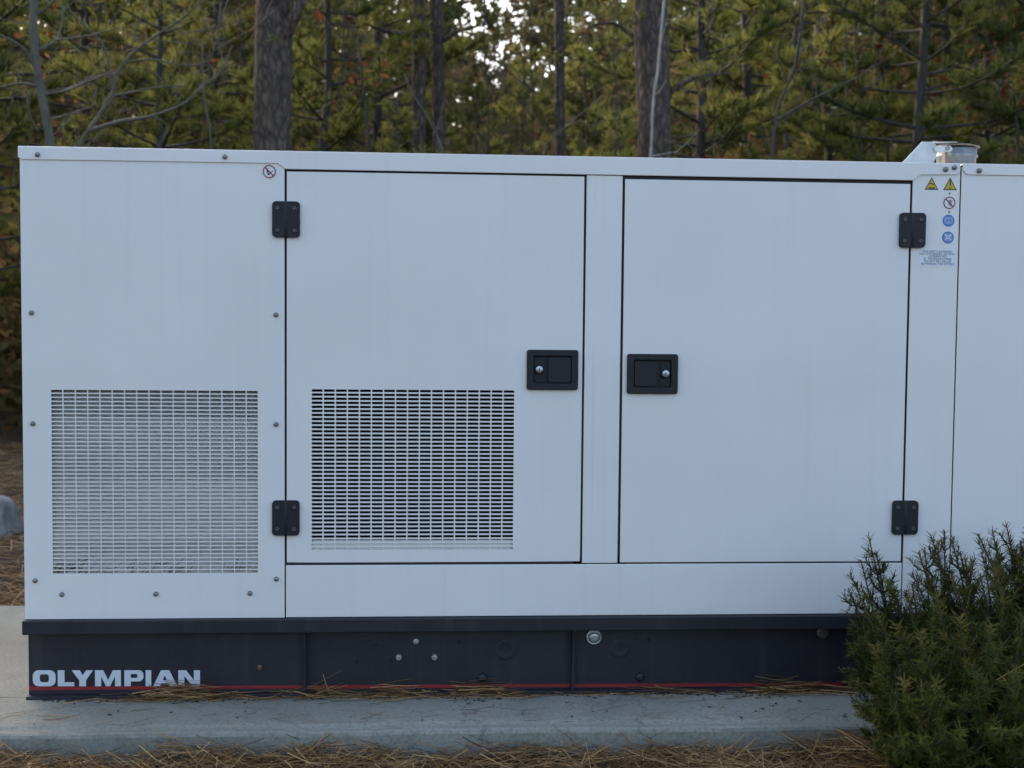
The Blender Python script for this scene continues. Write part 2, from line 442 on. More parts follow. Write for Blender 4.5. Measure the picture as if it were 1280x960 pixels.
def build_cabinet():
    # shell
    under(box('back_panel', WHITE, None, XL, XR, YB-0.003, YB, 0.2545, 1.694))
    under(box('end_panel', WHITE, None, XL, XL+0.003, 0.0035, YB-0.0035, 0.2545, 1.692))
    under(box('end_panel', WHITE, None, XR-0.003, XR, 0.0035, YB-0.0035, 0.2545, 1.692))
    under(box('floor_panel', DARKIN, None, XL+0.004, XR-0.004, 0.012, YB-0.004, 0.256, 0.262))
    under(box('roof', WHITE, None, XL-0.0035, 1.6735, 0.0005, YB+0.003, 1.6955, 1.7010))
    under(box('roof', WHITE, None, 1.6790, XR+0.0035, 0.0005, YB+0.003, 1.6955, 1.7010))
    under(box('partition', DARKIN, None, -0.440, -0.436, 0.05, YB-0.006, 0.264, 1.690))
    under(box('foam_lining', DARKIN, None, -0.43, XR-0.01, 0.45, 0.46, 0.264, 1.690))
    # dark frame strips added behind the door gaps so they read as shade
    bm = bmesh.new()
    for x0, x1, z0, z1 in ((-0.472, -0.432, 0.30, 1.68), (0.452, 0.492, 0.44, 1.632), (0.576, 0.616, 0.44, 1.632),
                           (1.496, 1.536, 0.30, 1.632), (1.655, 1.70, 0.27, 1.690)):
        bm_box(bm, x0, x1, 0.012, 0.020, z0, z1)
    for x0, x1, z0, z1 in ((-0.430, 0.450, 0.405, 0.4395), (0.494, 0.574, 0.405, 0.4395), (0.618, 1.494, 0.405, 0.4395),
                           (-0.430, 1.653, 1.634, 1.692)):
        bm_box(bm, x0, x1, 0.012, 0.020, z0, z1)
    under(fin('gap_shade_frame', bm, GAPSHADE))
    # perforated side panel
    gx0, gx1, gz0, gz1 = -1.1640, -0.5394, 0.3963, 0.9640
    panel_grid = lambda x: (x[0] == 1 and x[1] == 1)
    h9 = lambda i, j: i == 1 and j == 1
    under(sheet('side_panel', WHITE, None, [XL, gx0, gx1, -0.4572], [0.2545, gz0, gz1, 1.672], h9, 0.0, 0.002, 0.0))
    def grille(x0, x1, z0, z1, nc, nr, bx, bz):
        xs = [x0]; zs = [z0]; px = (x1-x0+bx)/nc; pz = (z1-z0+bz)/nr
        for c in range(nc):
            xs.append(x0+c*px+px-bx); xs.append(x0+(c+1)*px)
        for c in range(nr):
            zs.append(z0+c*pz+pz-bz); zs.append(z0+(c+1)*pz)
        xs, zs = xs[:-1], zs[:-1]
        return xs, zs
    xs, zs = grille(gx0, gx1, gz0, gz1, 17, 46, 0.0034, 0.0038)
    under(sheet('grille', WHITE, None, xs, zs, lambda i, j: i % 2 == 0 and j % 2 == 0, 0.0002, 0.0016))
    # sloped air baffle behind the pale grille
    bm = bmesh.new()
    vs = [bm.verts.new(p) for p in ((gx0-0.03, 0.0055, gz0-0.02), (gx1+0.03, 0.0055, gz0-0.02), (gx1+0.03, 0.024, gz1+0.03), (gx0-0.03, 0.024, gz1+0.03))]
    bm.faces.new(vs); bmesh.ops.solidify(bm, geom=bm.faces[:], thickness=0.002)
    under(fin('air_baffle', bm, WHITE))
    # doors
    mx0, mx1, mz0, mz1 = -0.3735, 0.2562, 0.4675, 0.9700
    under(sheet('door', WHITE, None, [-0.4502, mx0, mx1, 0.4697], [0.4278, mz0, mz1, 1.6395], h9, -0.0005, 0.003, 0.0022))
    xs, zs = grille(mx0, mx1, mz0, mz1, 17, 40, 0.0042, 0.0050)
    under(sheet('grille', WHITE, None, xs, zs, lambda i, j: i % 2 == 0 and j % 2 == 0, -0.0003, 0.0011))
    under(box('inner_ledge', WHITE, None, mx0-0.02, mx1+0.03, 0.010, 0.011, 0.4400, 0.4960))
    under(sheet('door', WHITE, None, [0.5978, 1.5128], [0.4238, 1.6340], lambda i, j: False, -0.0005, 0.003, 0.0022))
    under(sheet('door_post', STAINED, None, [0.4768, 0.5900], [0.4222, 1.6440], lambda i, j: False, -0.0002, 0.003, 0.002))
    under(sheet('sill_panel', WHITE, None, [-0.4532, 1.5165], [0.2545, 0.4188], lambda i, j: False, -0.0002, 0.003, 0.002))
    under(sheet('corner_post', WHITE, None, [1.5198, 1.6742], [0.2545, 1.690], lambda i, j: False, 0.0, 0.003, 0.0015))
    under(sheet('side_panel', WHITE, None, [1.6784, XR], [0.2545, 1.690], lambda i, j: False, 0.0, 0.003, 0.0015))
    # roof edge, folded over the panels, with chamfered cut-outs
    top = 1.7015
    under(prism('roof_edge', WHITE, None, [(-1.2540, top), (-1.2540, 1.6680), (-1.2405, 1.6610), (-0.4755, 1.6655), (-0.4537, 1.6460), (1.5195, 1.6450), (1.5424, 1.6655), (1.6626, 1.6655), (1.6715, 1.6755), (1.6715, top)], -0.0045, -0.0008, 0.0018))
    under(prism('roof_edge', WHITE, None, [(1.6805, top), (1.6805, 1.6800), (1.6940, 1.6660), (XR+0.004, 1.6660), (XR+0.004, top)], -0.0045, -0.0008, 0.0018))

def build_hardware():
    # dome screws
    scr = lathe('screw', DULL, None, [(0.0078, -0.0008), (0.0078, -0.0030), (0.0066, -0.0062), (0.0040, -0.0080), (0.0012, -0.0084)], 14)
    pts = [(-1.1956, 1.676, -.0045), (-0.6365, 1.6795, -.0045), (-1.2197, 1.1985, 0), (-0.4831, 1.1995, 0), (-1.2195, 0.8600, 0), (-0.4833, 0.8605, 0), (-1.2180, 0.3750, 0),
           (-0.4826, 0.3765, 0), (-1.1374, 0.3315, 0), (-0.8521, 0.3313, 0), (-0.5639, 0.3318, 0), (1.6229, 1.6815, -.0045), (1.6514, 1.6883, -.0045), (1.7330, 1.6795, -.0045)]
    for i, (x, z, y) in enumerate(pts):
        o = scr if i == 0 else scr.copy()
        if i: C.objects.link(o)
        o.location = (x, y, z); o.rotation_euler = (0, i*0.9, 0)
        if i >= 11: o.scale = (1.1, 1.1, 1.1)
        o.parent = GEN; o.matrix_parent_inverse = GEN_INV
    # hinges
    proto = None
    for i, (cx, cz) in enumerate(((-0.4514, 1.4925), (-0.4525, 0.5690), (1.5198, 1.4875), (1.5200, 0.5675))):
        if proto is None:
            bm = bmesh.new()
            lf = [p for p in rrect(-0.0420, 0.0420, -0.055, 0.055, 0.0115) if p[0] < 0]
            bm_prism(bm, [(-0.0004, 0.055)] + lf + [(-0.0004, -0.055)], -0.0105, -0.0005, 0.0012)
            bm_prism(bm, [(0.0004, -0.055)] + [(-x, -z) for x, z in lf] + [(0.0004, 0.055)], -0.0105, -0.0005, 0.0012)
            h = fin('hinge', bm, BLACKPL)
            k = lathe('knuckle', BLACKPL, h, [(0.0070, -0.0545), (0.0080, -0.053), (0.0080, 0.053), (0.0070, 0.0545)], 12, 'z', (0, -0.0045, 0))
            parts = [k]
            s0 = lathe('screw', DSCREW, h, [(0.0062, 0.0), (0.0062, -0.0016), (0.0050, -0.0022), (0.0030, -0.0022), (0.0028, -0.0004), (0.0004, -0.0004)], 12)
            for q, (x, z) in enumerate(((-0.026, 0.034), (0.026, 0.034), (-0.026, -0.034), (0.026, -0.034))):
                s = s0 if q == 0 else s0.copy()
                if q: C.objects.link(s); s.parent = h
                s.location = (x, -0.0103, z); parts.append(s)
            proto = (h, parts); o = h
        else:
            o = proto[0].copy(); C.objects.link(o)
            for p in proto[1]:
                c = p.copy(); C.objects.link(c); c.parent = o
        o.location = (cx, -0.0008, cz); o.parent = GEN; o.matrix_parent_inverse = GEN_INV
    # paddle latches
    for i, (cx, cz, s) in enumerate(((0.3752, 1.0355, 1), (0.6920, 1.0249, -1))):
        x = lambda v: v*s
        xs = lambda a, b: (min(a*s, b*s), max(a*s, b*s))
        bm = bmesh.new()
        fr = rrect(-0.0808, 0.0808, -0.0628, 0.0628, 0.008)
        inn = rrect(-0.0600, 0.0600, -0.0430, 0.0430, 0.005)
        n = len(fr)
        f0 = [bm.verts.new((a, -0.0003, b)) for a, b in fr]; f1 = [bm.verts.new((a, -0.0095, b)) for a, b in fr]
        f2 = [bm.verts.new((a*0.97, -0.0125, b*0.96)) for a, b in fr]; f3 = [bm.verts.new((a*1.05, -0.0125, b*1.06)) for a, b in inn]
        f4 = [bm.verts.new((a, -0.0110, b)) for a, b in inn]; f5 = [bm.verts.new((a*0.97, -0.0012, b*0.96)) for a, b in inn]
        for u, v in ((f0, f1), (f1, f2), (f2, f3), (f3, f4), (f4, f5)):
            for k in range(n): bm.faces.new((u[k], u[(k+1) % n], v[(k+1) % n], v[k]))
        bm.faces.new(f5)
        L = fin('door_latch', bm, BLACKPL); L.location = (cx, -0.0008, cz); L.parent = GEN; L.matrix_parent_inverse = GEN_INV
        a, b = xs(-0.013, 0.0570)
        p = prism('paddle', BLACKPL, L, rrect(a, b, -0.0385, 0.0385, 0.005), -0.0108, -0.0030, 0.002)
        a, b = xs(-0.0560, -0.0260)
        prism('lock_plate', BLACKPL, L, rrect(a, b, -0.0375, 0.0375, 0.002), -0.0040, -0.0016, 0.001)
        lathe('lock_collar', BLACKPL, L, [(0.0150, 0.0), (0.0150, -0.005), (0.0125, -0.0065), (0.0115, -0.0065)], 20, 'y', (x(-0.0415), -0.0040, 0.001))
        lathe('lock_cylinder', STEEL, L, [(0.0112, 0.0), (0.0112, -0.0085), (0.0100, -0.0095), (0.0020, -0.0095)], 20, 'y', (x(-0.0415), -0.0040, 0.001))
        box('keyhole', INK, L, x(-0.0415)-0.0012, x(-0.0415)+0.0012, -0.0145, -0.0134, -0.004, 0.006)

def build_stickers():
    y = -0.0002
    def seg(x0, z0, x1, z1, w):
        d = Vector((x1-x0, z1-z0)); n = Vector((-d.y, d.x)).normalized()*w/2
        return [(x0+n.x, z0+n.y), (x0-n.x, z0-n.y), (x1-n.x, z1-n.y), (x1+n.x, z1+n.y)]
    def tri(cx, cz, h, w): return [(cx, cz+h*0.55), (cx-w/2, cz-h*0.45), (cx+w/2, cz-h*0.45)]
    def prohibit(name, cx, cz, r, ink, icon, lab):
        d = r*0.62
        flat(name, [SWHITE, SRED, ink], None, [([circ(cx, cz, r*1.06)], 0)] + [([i], 2) for i in icon] +
             [([circ(cx, cz, r), circ(cx, cz, r*0.84)], 1), ([seg(cx-d, cz+d, cx+d, cz-d, r*0.17)], 1)], y)
        o = bpy.context.scene.collection.objects[-1]; under(o); o['label'] = lab
    # naked-flame ban by the first hinge: struck match
    cx, cz, r = -0.5030, 1.6380, 0.0200
    prohibit('warning_sticker', cx, cz, r, INK, [seg(cx-0.003, cz-0.011, cx+0.011, cz+0.003, 0.0022), circ(cx-0.003, cz-0.007, 0.0032, 10),
             [(cx-0.008, cz-0.003), (cx-0.008, cz+0.006), (cx-0.003, cz+0.011), (cx-0.004, cz+0.004), (cx-0.002, cz-0.002)]], 'red ringed no-naked-flame sticker')
    # hot surface and general danger triangles
    for cx, kind in ((1.5810, 'hot'), (1.6412, 'danger')):
        cz = 1.6350
        lay = [([tri(cx, cz, 0.0400, 0.0440)], 1), ([tri(cx, cz-0.0008, 0.0318, 0.0352)], 0)]
        if kind == 'hot':
            lay += [([seg(cx-0.008, cz+0.0005, cx-0.001, cz+0.002, 0.0026)], 1), ([seg(cx-0.001, cz+0.002, cx+0.008, cz-0.002, 0.0030)], 1), ([seg(cx-0.010, cz-0.0125, cx+0.010, cz-0.0125, 0.0030)], 1)]
        else:
            lay += [([[(cx-0.0022, cz+0.013), (cx+0.003, cz+0.013), (cx+0.0010, cz-0.0055), (cx-0.0010, cz-0.0055)]], 1), ([circ(cx, cz-0.0115, 0.0024, 10)], 1)]
        o = flat('warning_sticker', [YEL, INK], None, lay, y); under(o)
        o['label'] = 'yellow hot-surface triangle' if kind == 'hot' else 'yellow danger triangle with exclamation mark'
    cx, cz, r = 1.6402, 1.5768, 0.0195
    prohibit('warning_sticker', cx, cz, r, SGREY, [circ(cx+0.003, cz+0.003, 0.0070, 12), seg(cx-0.002, cz-0.002, cx+0.007, cz-0.010, 0.0060)], 'red ringed prohibition sticker')
    for cz in (1.6065, 1.5475):
        under(flat('ink_dot', [INK], None, [([circ(1.6405, cz, 0.0028, 10)], 0)], y))
    for k, (cx, cz) in enumerate(((1.6394, 1.5200), (1.6390, 1.4664))):
        if k == 0:
            ic = [rrect(cx-0.0145, cx+0.0145, cz-0.0105, cz+0.0120, 0.006), ]
            lay = [([circ(cx, cz, 0.0195)], 0), ([ic[0]], 1), ([circ(cx-0.005, cz+0.001, 0.0034, 10)], 0), ([circ(cx+0.005, cz+0.001, 0.0034, 10)], 0)]
        else:
            lay = [([circ(cx, cz, 0.0195)], 0), ([rrect(cx-0.0130, cx+0.0130, cz-0.0125, cz+0.0125, 0.005)], 1), ([seg(cx-0.009, cz+0.009, cx-0.002, cz+0.002, 0.004)], 2), ([seg(cx+0.009, cz+0.009, cx+0.002, cz+0.002, 0.004)], 2),
                   ([seg(cx-0.009, cz-0.006, cx-0.001, cz-0.001, 0.004)], 2), ([seg(cx+0.009, cz-0.008, cx+0.002, cz-0.001, 0.004)], 2)]
        o = flat('safety_sticker', [SBLUE, SPALE, SWHITE], None, lay, y); under(o)
        o['label'] = 'round blue ear-protection sticker' if k == 0 else 'round blue glove sticker'
    # small printed notice
    n = flat('notice_sticker', [SWHITE], None, [([rrect(1.5475, 1.6680, 1.3755, 1.4285, 0.002)], 0)], y)
    under(n); n['label'] = 'white notice with six lines of small print'
    for k, t in enumerate(('THIS UNIT IS INTENDED', 'FOR STATIONARY USE ONLY', 'AS PERMITTED', 'BY THE REGULATIONS', 'DO NOT SELL OR USE', 'SEE MANUAL FOR DETAILS')):
        cu = bpy.data.curves.new('print', 'FONT'); cu.body = t; cu.size = 0.0090; cu.align_x = 'CENTER'; cu.extrude = 0.00005
        to = bpy.data.objects.new('print', cu); C.objects.link(to)
        bpy.context.view_layer.update()
        me = bpy.data.meshes.new_from_object(to.evaluated_get(bpy.context.evaluated_depsgraph_get()))
        bpy.data.objects.remove(to, do_unlink=True)
        o = link('print_line', me, INK, n)
        o.location = (1.6065, y-0.0008, 1.4185-k*0.0078); o.rotation_euler = (R(90), 0, 0)
        o.parent = n; o.matrix_parent_inverse = GEN.matrix_world.inverted() if False else Matrix.Identity(4)
        o.location = o.location - Vector((0, 0, 0))

def build_base():
    b = under(box('base_flange', BASE, None, -1.2556, XR+0.006, -0.014, 1.06, 0.2075, 0.2530, 0.004))
    bm = bmesh.new()
    bm_box(bm, -1.2500, XR, 0.0300, 0.036, 0.010, 0.2065); bm_box(bm, -1.2500, XR, 1.02, 1.026, 0.010, 0.2065)
    bm_box(bm, -1.2500, -1.244, 0.0365, 1.0195, 0.010, 0.2065); bm_box(bm, XR-0.006, XR, 0.0365, 1.0195, 0.010, 0.2065)
    under(fin('base_web', bm, BASE))
    under(box('bottom_flange', BASE, None, -1.2515, XR+0.002, 0.004, 1.03, 0.0, 0.0095, 0.001))
    rib = None
    for x in (-0.3952, 0.4525, 1.3430, 2.2):
        bm = bmesh.new()
        vs = [(x, 0.0295, 0.0100), (x, 0.0060, 0.0100), (x, 0.0040, 0.10), (x, -0.0080, 0.2065), (x, 0.0295, 0.2065)]
        a = [bm.verts.new((p[0]-0.004, p[1], p[2])) for p in vs]; c = [bm.verts.new((p[0]+0.004, p[1], p[2])) for p in vs]
        bm.faces.new(a); bm.faces.new(c[::-1])
        for i in range(5): bm.faces.new((a[i], a[(i+1) % 5], c[(i+1) % 5], c[i]))
        under(fin('stiffener', bm, BASE))
    # red stripe, in the bays between stiffeners
    zt = lambda x: 0.0345 - 0.0056*(x+1.25)
    for x0, x1 in ((-1.2500, -0.4000), (-0.3905, 0.4478), (0.4572, 1.3382), (1.3478, 2.195)):
        under(prism('red_stripe', RED, None, [(x0, zt(x0)-0.0110), (x1, zt(x1)-0.0095), (x1, zt(x1)), (x0, zt(x0))], 0.0290, 0.0298))
    # raised lettering
    GL = {
     'O': [rrect(123, 208, -353, -293, 22), rrect(149, 183, -338, -308, 9)],
     'L': [[(216, -293), (241, -293), (241, -338), (277, -338), (277, -353), (216, -353)]],
     'Y': [[(268, -293), (298, -293), (309, -312), (322, -293), (348, -293), (321, -331), (321, -353), (296, -353), (296, -331)]],
     'M': [[(355, -353), (355, -293), (386, -293), (404, -330), (422, -293), (452, -293), (452, -353), (430, -353), (430, -316), (411, -353), (396, -353), (378, -316), (378, -353)]],
     'P': [[(465, -293)] + [(519+18*math.sin(R(a)), -311+18*math.cos(R(a))) for a in range(0, 91, 15)] + [(519+18*math.cos(R(a)), -317-18*math.sin(R(a))) for a in range(0, 91, 15)] + [(489, -335), (489, -353), (465, -353)],
           rrect(489, 514, -322, -307, 4)],
     'I': [[(545, -293), (566, -293), (566, -353), (545, -353)]],
     'A': [[(573, -353), (603, -293), (634, -293), (664, -353), (637, -353), (631, -342), (604, -342), (599, -353)], [(610, -330), (625, -330), (617.5, -312)]],
     'N': [[(668, -353), (668, -293), (697, -293), (727, -331), (727, -293), (750, -293), (750, -353), (722, -353), (691, -315), (691, -353)]]}
    for g, loops in GL.items():
        bm = bmesh.new()
        cv = lambda p: (-1.2377+(p[0]-123)*0.000819, 0.0866+(p[1]+293)*0.000843-(p[0]-123)*8.3e-6)
        fill(bm, [[cv(p) for p in lp] for lp in loops], 0.0285)
        me = bpy.data.meshes.new('letter'); bm.to_mesh(me); bm.free()
        o = link('letter', me, LETTER); m = o.modifiers.new('thick', 'SOLIDIFY'); m.thickness = 0.001; m.offset = -1
        under(o)
    # bolts, plugs and holes in the web
    for x, z in ((-0.0474, 0.1694), (-0.1016, 0.1183), (0.0113, 0.1173)):
        under(lathe('bolt', STEEL, None, [(0.0115, 0.0298), (0.0115, 0.026), (0.0095, 0.020), (0.0030, 0.0195)], 6, 'y', (x, 0, z), False))
    under(lathe('drain_plug', STEEL, None, [(0.0255, 0.0298), (0.0255, 0.0200), (0.0235, 0.0180), (0.0185, 0.0180), (0.0185, 0.0215), (0.0150, 0.0215), (0.0150, 0.0120), (0.0120, 0.0100), (0.0060, 0.0100)], 26, 'y', (0.5209, 0, 0.1790)))
    under(lathe('drain_plug', DSCREW, None, [(0.0200, 0.0298), (0.0200, 0.0160), (0.0180, 0.0140), (0.0060, 0.0140)], 22, 'y', (1.2668, 0, 0.1900)))
    for x, z, r in ((0.2383, 0.1385, 0.034), (0.6070, 0.1379, 0.031)):
        under(lathe('cover_plate', BASE, None, [(r, 0.0298), (r, 0.0292), (r*0.95, 0.0288), (r*0.6, 0.0288), (r*0.55, 0.0292), (r*0.2, 0.0292)], 26, 'y', (x, 0, z)))
    for x, z in ((-0.1763, 0.1576), (0.0874, 0.1657), (-0.2342, 0.1067), (-0.1231, 0.1057), (0.70, 0.168)):
        under(lathe('bolt_hole', DARKIN, None, [(0.0065, 0.0298), (0.0060, 0.0292), (0.002, 0.0296)], 12, 'y', (x, 0, z)))
    under(lathe('bolt', RUST, None, [(0.0080, 0.0298), (0.0080, 0.0260), (0.003, 0.0245)], 12, 'y', (-0.5377, 0, 0.0891)))
    for x, z in ((0.1648, 0.0485), (0.6733, 0.0458)):
        under(lathe('bolt', BASE, None, [(0.0150, 0.0298), (0.0150, 0.0250), (0.0100, 0.0190), (0.003, 0.0185)], 14, 'y', (x, 0, z)))

def build_exhaust():
    y0 = 0.36; cx = 1.818
    ex = lathe('exhaust_outlet', GALV, None, [(0.066, 1.7005), (0.066, 1.7700), (0.071, 1.7705), (0.072, 1.7740), (0.070, 1.7775), (0.068, 1.7780), (0.068, 1.7990), (0.064, 1.7990), (0.064, 1.72), (0.02, 1.72)], 36, 'z', (cx, y0, 0))
    under(ex)
    bm = bmesh.new()
    fl = lathe('flap', RUSTZ, None, [(0.074, -0.002), (0.0765, -0.001), (0.0765, 0.001), (0.070, 0.0028), (0.02, 0.0035)], 36, 'z', (0, 0, 0))
    fl.location = (cx+0.001, y0, 1.8070); fl.rotation_euler = (0, R(1.5), 0)
    bpy.context.view_layer.update(); under(fl, ex)
    for ya in (y0-0.076,):
        under(prism('bracket', SHEETM, None, [(1.560, 1.7012), (1.664, 1.8125), (1.704, 1.8125), (1.722, 1.790), (1.694, 1.7012)], ya, ya+0.004, 0.0008))
    under(box('bracket_plate', SHEETM, None, 1.704, 1.79, y0-0.072, y0-0.045, 1.8128, 1.8150, 0.0008))
    under(prism('hinge_arm', STEEL, None, rrect(1.702, 1.765, 1.7775, 1.7985, 0.010), y0-0.088, y0-0.0765, 0.0015))
    under(lathe('bolt', DULL, None, [(0.0075, 0), (0.0075, -0.004), (0.002, -0.0065)], 8, 'y', (1.748, y0-0.0881, 1.790)))
    under(box('clamp_tab', plain('dull_tab', (0.20, 0.16, 0.12), 0.6), None, 1.7415, 1.7515, y0-0.086, y0-0.060, 1.7008, 1.777, 0.001))
build_cabinet(); build_hardware(); build_stickers(); build_base(); build_exhaust()

# ------------------------------------------------------------------ pine straw and litter
def strands(rng, P, yaw, pitch, L, w, curl, tint, seg=3):
    """curved dry needles lying about; returns (n*seg,4,3)"""
    n = len(P)
    out = []; d = np.stack([np.cos(yaw)*np.cos(pitch), np.sin(yaw)*np.cos(pitch), np.sin(pitch)], 1)
    side = np.stack([-np.sin(yaw), np.cos(yaw), np.zeros(n)], 1)
    upv = np.cross(d, side)*-1
    roll = rng.uniform(-1.2, 1.2, n)[:, None]
    wd = side*np.cos(roll) + upv*np.sin(roll)
    pr = None
    for k in range(seg+1):
        t = k/seg - 0.5
        p = P + d*(t*L)[:, None] + side*(curl*(t*t-0.08)*L)[:, None] + upv*(0.25*np.abs(curl)*(0.10-t*t)*L)[:, None]
        ww = (w*(1.0 - 0.45*k/seg))[:, None]*0.5
        a, b = p-wd*ww, p+wd*ww
        if pr is not None: out.append(np.stack([pr[0], pr[1], b, a], 1))
        pr = (a, b)
    return np.stack(out, 1).reshape(-1, 4, 3), np.repeat(tint, seg)

def straw_patch(rng, n, xy, zf, L=(0.10, 0.22), w=(0.0018, 0.0034), pit=0.22, zj=0.02):
    P = np.zeros((n, 3)); P[:, :2] = xy
    P[:, 2] = zf(P[:, 0], P[:, 1]) + rng.uniform(-zj, zj, n)
    yaw = rng.uniform(0, 2*np.pi, n); yaw = np.where(rng.random(n) < 0.55, rng.normal(0, 0.5, n), yaw)
    return strands(rng, P, yaw, rng.normal(0, pit, n), rng.uniform(*L, n), rng.uniform(*w, n), rng.normal(0, 0.35, n), np.clip(rng.beta(2, 2, n), 0, 1))

def bed(x, y):
    return -0.067 + 0.014*np.sin(x*5.1+1)*np.cos(y*7+x*2) + 0.010*np.sin(x*13+y*5) + 0.006*np.sin(x*31)

def build_straw():
    rng = np.random.default_rng(11)
    # heaped bed of straw in front of the pad
    bm = bmesh.new(); xs = np.arange(-3.2, 3.6, 0.05); ys = np.arange(-2.6, -0.27, 0.05)
    vs = [[bm.verts.new((x, y, float(bed(x, y))-0.018)) for y in ys] for x in xs]
    for i in range(len(xs)-1):
        for j in range(len(ys)-1): bm.faces.new((vs[i][j], vs[i+1][j], vs[i+1][j+1], vs[i][j+1]))
    tag(fin('straw_bed', bm, GROUND, None, True), kind='structure')
    A = []
    n = 13500; xy = np.stack([rng.uniform(-2.2, 2.6, n), -0.285-np.abs(rng.uniform(0, 0.55, n))], 1)
    A.append(straw_patch(rng, n, xy, bed, pit=0.26, zj=0.018))
    n = 7000; xy = np.stack([rng.uniform(-3.0, 3.2, n), rng.uniform(-2.5, -0.8, n)], 1)
    A.append(straw_patch(rng, n, xy, bed, w=(0.002, 0.004)))
    n = 26; P = np.stack([rng.uniform(1.25, 1.95, n), rng.uniform(-0.98, -0.80, n), rng.uniform(0.02, 0.38, n)], 1)
    A.append(strands(rng, P, rng.normal(0, 0.6, n), rng.normal(0, 0.4, n), rng.uniform(0.05, 0.13, n), rng.uniform(0.0014, 0.0022, n), rng.normal(0, 0.3, n), rng.uniform(0.3, 0.9, n)))
    V = np.concatenate([a[0] for a in A]); t = np.concatenate([a[1] for a in A])
    # keep strands out of the concrete
    c = V.mean(1); keep = ~((V[:, :, 1].max(1) > -0.293) & (V[:, :, 2].min(1) < 0.002)) 
    o = link('pine_straw', quad_mesh('pine_straw', V[keep], t[keep]), STRAW)
    tag(o, 'tangled brown pine straw mulch along the front edge of the pad', 'pine straw', kind='stuff')
    A = []
    gz = lambda x, y: np.full_like(x, -0.085)
    n = 9000; y = 1.3 + 7.5*rng.random(n)**1.3; xc = -1.72-(y-1.27)*0.325
    xy = np.stack([xc + rng.normal(0, 0.5+0.1*y, n), y], 1); xy = xy[(xy[:, 0] < 3)]
    A.append(straw_patch(rng, len(xy), xy, gz, L=(0.12, 0.26), w=(0.002, 0.005), pit=0.25, zj=0.03))
    V, t = A[0]; inpad = (V[:, :, 0].max(1) > -2.37) & (V[:, :, 1].min(1) < 1.275)
    o = link('pine_straw', quad_mesh('pine_straw', V[~inpad], t[~inpad]), STRAW)
    tag(o, 'sunlit pine straw covering the ground behind the pad at far left', 'pine straw', kind='stuff')
    # loose needles on the pad and heaped along the base
    A = []; flat0 = lambda x, y: 0.006 + 0*x
    def drift(n, cx, sx, z, cyy=-0.005, sy_=0.022, pit=0.10):
        xy = np.stack([rng.normal(cx, sx, n), rng.normal(cyy, sy_, n)], 1)
        P = np.zeros((n, 3)); P[:, :2] = xy; P[:, 2] = 0.003 + np.abs(rng.normal(0, z, n))*np.exp(-((xy[:, 0]-cx)/(sx*1.4))**2)
        P[:, 1] = np.minimum(P[:, 1], 0.015)
        return strands(rng, P, rng.normal(0, 0.28, n), rng.normal(0, pit, n)*0.7, rng.uniform(0.07, 0.17, n), rng.uniform(0.0018, 0.0030, n), rng.normal(0, 0.3, n), np.clip(rng.beta(2, 2, n), 0, 1))
    for a in ((190, -0.76, 0.075, 0.026), (35, -0.52, 0.10, 0.008), (60, -0.32, 0.05, 0.022), (90, -0.12, 0.06, 0.016), (110, 0.16, 0.06, 0.020), (25, 0.42, 0.12, 0.006), (40, 0.75, 0.12, 0.008), (120, 1.15, 0.09, 0.018), (18, -1.0, 0.1, 0.005), (60, 1.42, 0.12, 0.02)):
        A.append(drift(*a))
    A.append(drift(8, -0.345, 0.02, 0.03, 0.0, 0.01, 0.9))
    n = 120; xy = np.stack([rng.uniform(-1.3, 1.5, n), rng.uniform(-0.27, -0.04, n)], 1)
    P = np.zeros((n, 3)); P[:, :2] = xy; P[:, 2] = 0.0025
    A.append(strands(rng, P, rng.normal(0, 0.5, n), rng.normal(0, 0.01, n), rng.uniform(0.03, 0.13, n), rng.uniform(0.0014, 0.0022, n), rng.normal(0, 0.25, n), rng.beta(2, 3, n)))
    n = 30; xy = np.stack([rng.uniform(-2.2, -1.3, n), rng.uniform(-0.2, 1.2, n)], 1)
    P = np.zeros((n, 3)); P[:, :2] = xy; P[:, 2] = 0.0025
    A.append(strands(rng, P, rng.normal(0, 0.8, n), rng.normal(0, 0.01, n), rng.uniform(0.05, 0.13, n), rng.uniform(0.0018, 0.003, n), rng.normal(0, 0.25, n), rng.beta(2, 2, n)))
    V = np.concatenate([a[0] for a in A]); t = np.concatenate([a[1] for a in A]); V[:, :, 2] = np.maximum(V[:, :, 2], 0.0015)
    V[:, :, 1] = np.minimum(V[:, :, 1], 0.027)
    o = link('needle_litter', quad_mesh('needle_litter', V, t), STRAW)
    tag(o, 'loose dry pine needles drifted along the dark base on the concrete', 'pine needles', kind='stuff')
    # dead weeds caught behind the pale grille
    A = []
    for cx, n, sp_ in ((-1.12, 46, 0.035), (-0.85, 18, 0.04), (-0.76, 26, 0.03), (-0.60, 34, 0.04), (-1.0, 14, 0.05)):
        P = np.zeros((n, 3)); P[:, 0] = rng.normal(cx, sp_, n); P[:, 1] = rng.uniform(0.003, 0.006, n); P[:, 2] = 0.400 + np.abs(rng.normal(0, 0.016, n))
        A.append(strands(rng, P, rng.normal(0, 0.12, n), rng.uniform(-0.2, 1.4, n), rng.uniform(0.02, 0.08, n), rng.uniform(0.0012, 0.0024, n), rng.normal(0, 0.2, n), rng.uniform(0, 0.2, n)))
    V = np.concatenate([a[0] for a in A]); V[:, :, 1] = np.clip(V[:, :, 1], 0.0022, 0.0050)
    o = link('dead_weeds', quad_mesh('dead_weeds', V, np.concatenate([a[1] for a in A])), STRAW)
    tag(o, 'dead weeds caught behind the bottom rows of the pale grille', 'weeds', kind='stuff')
build_straw()

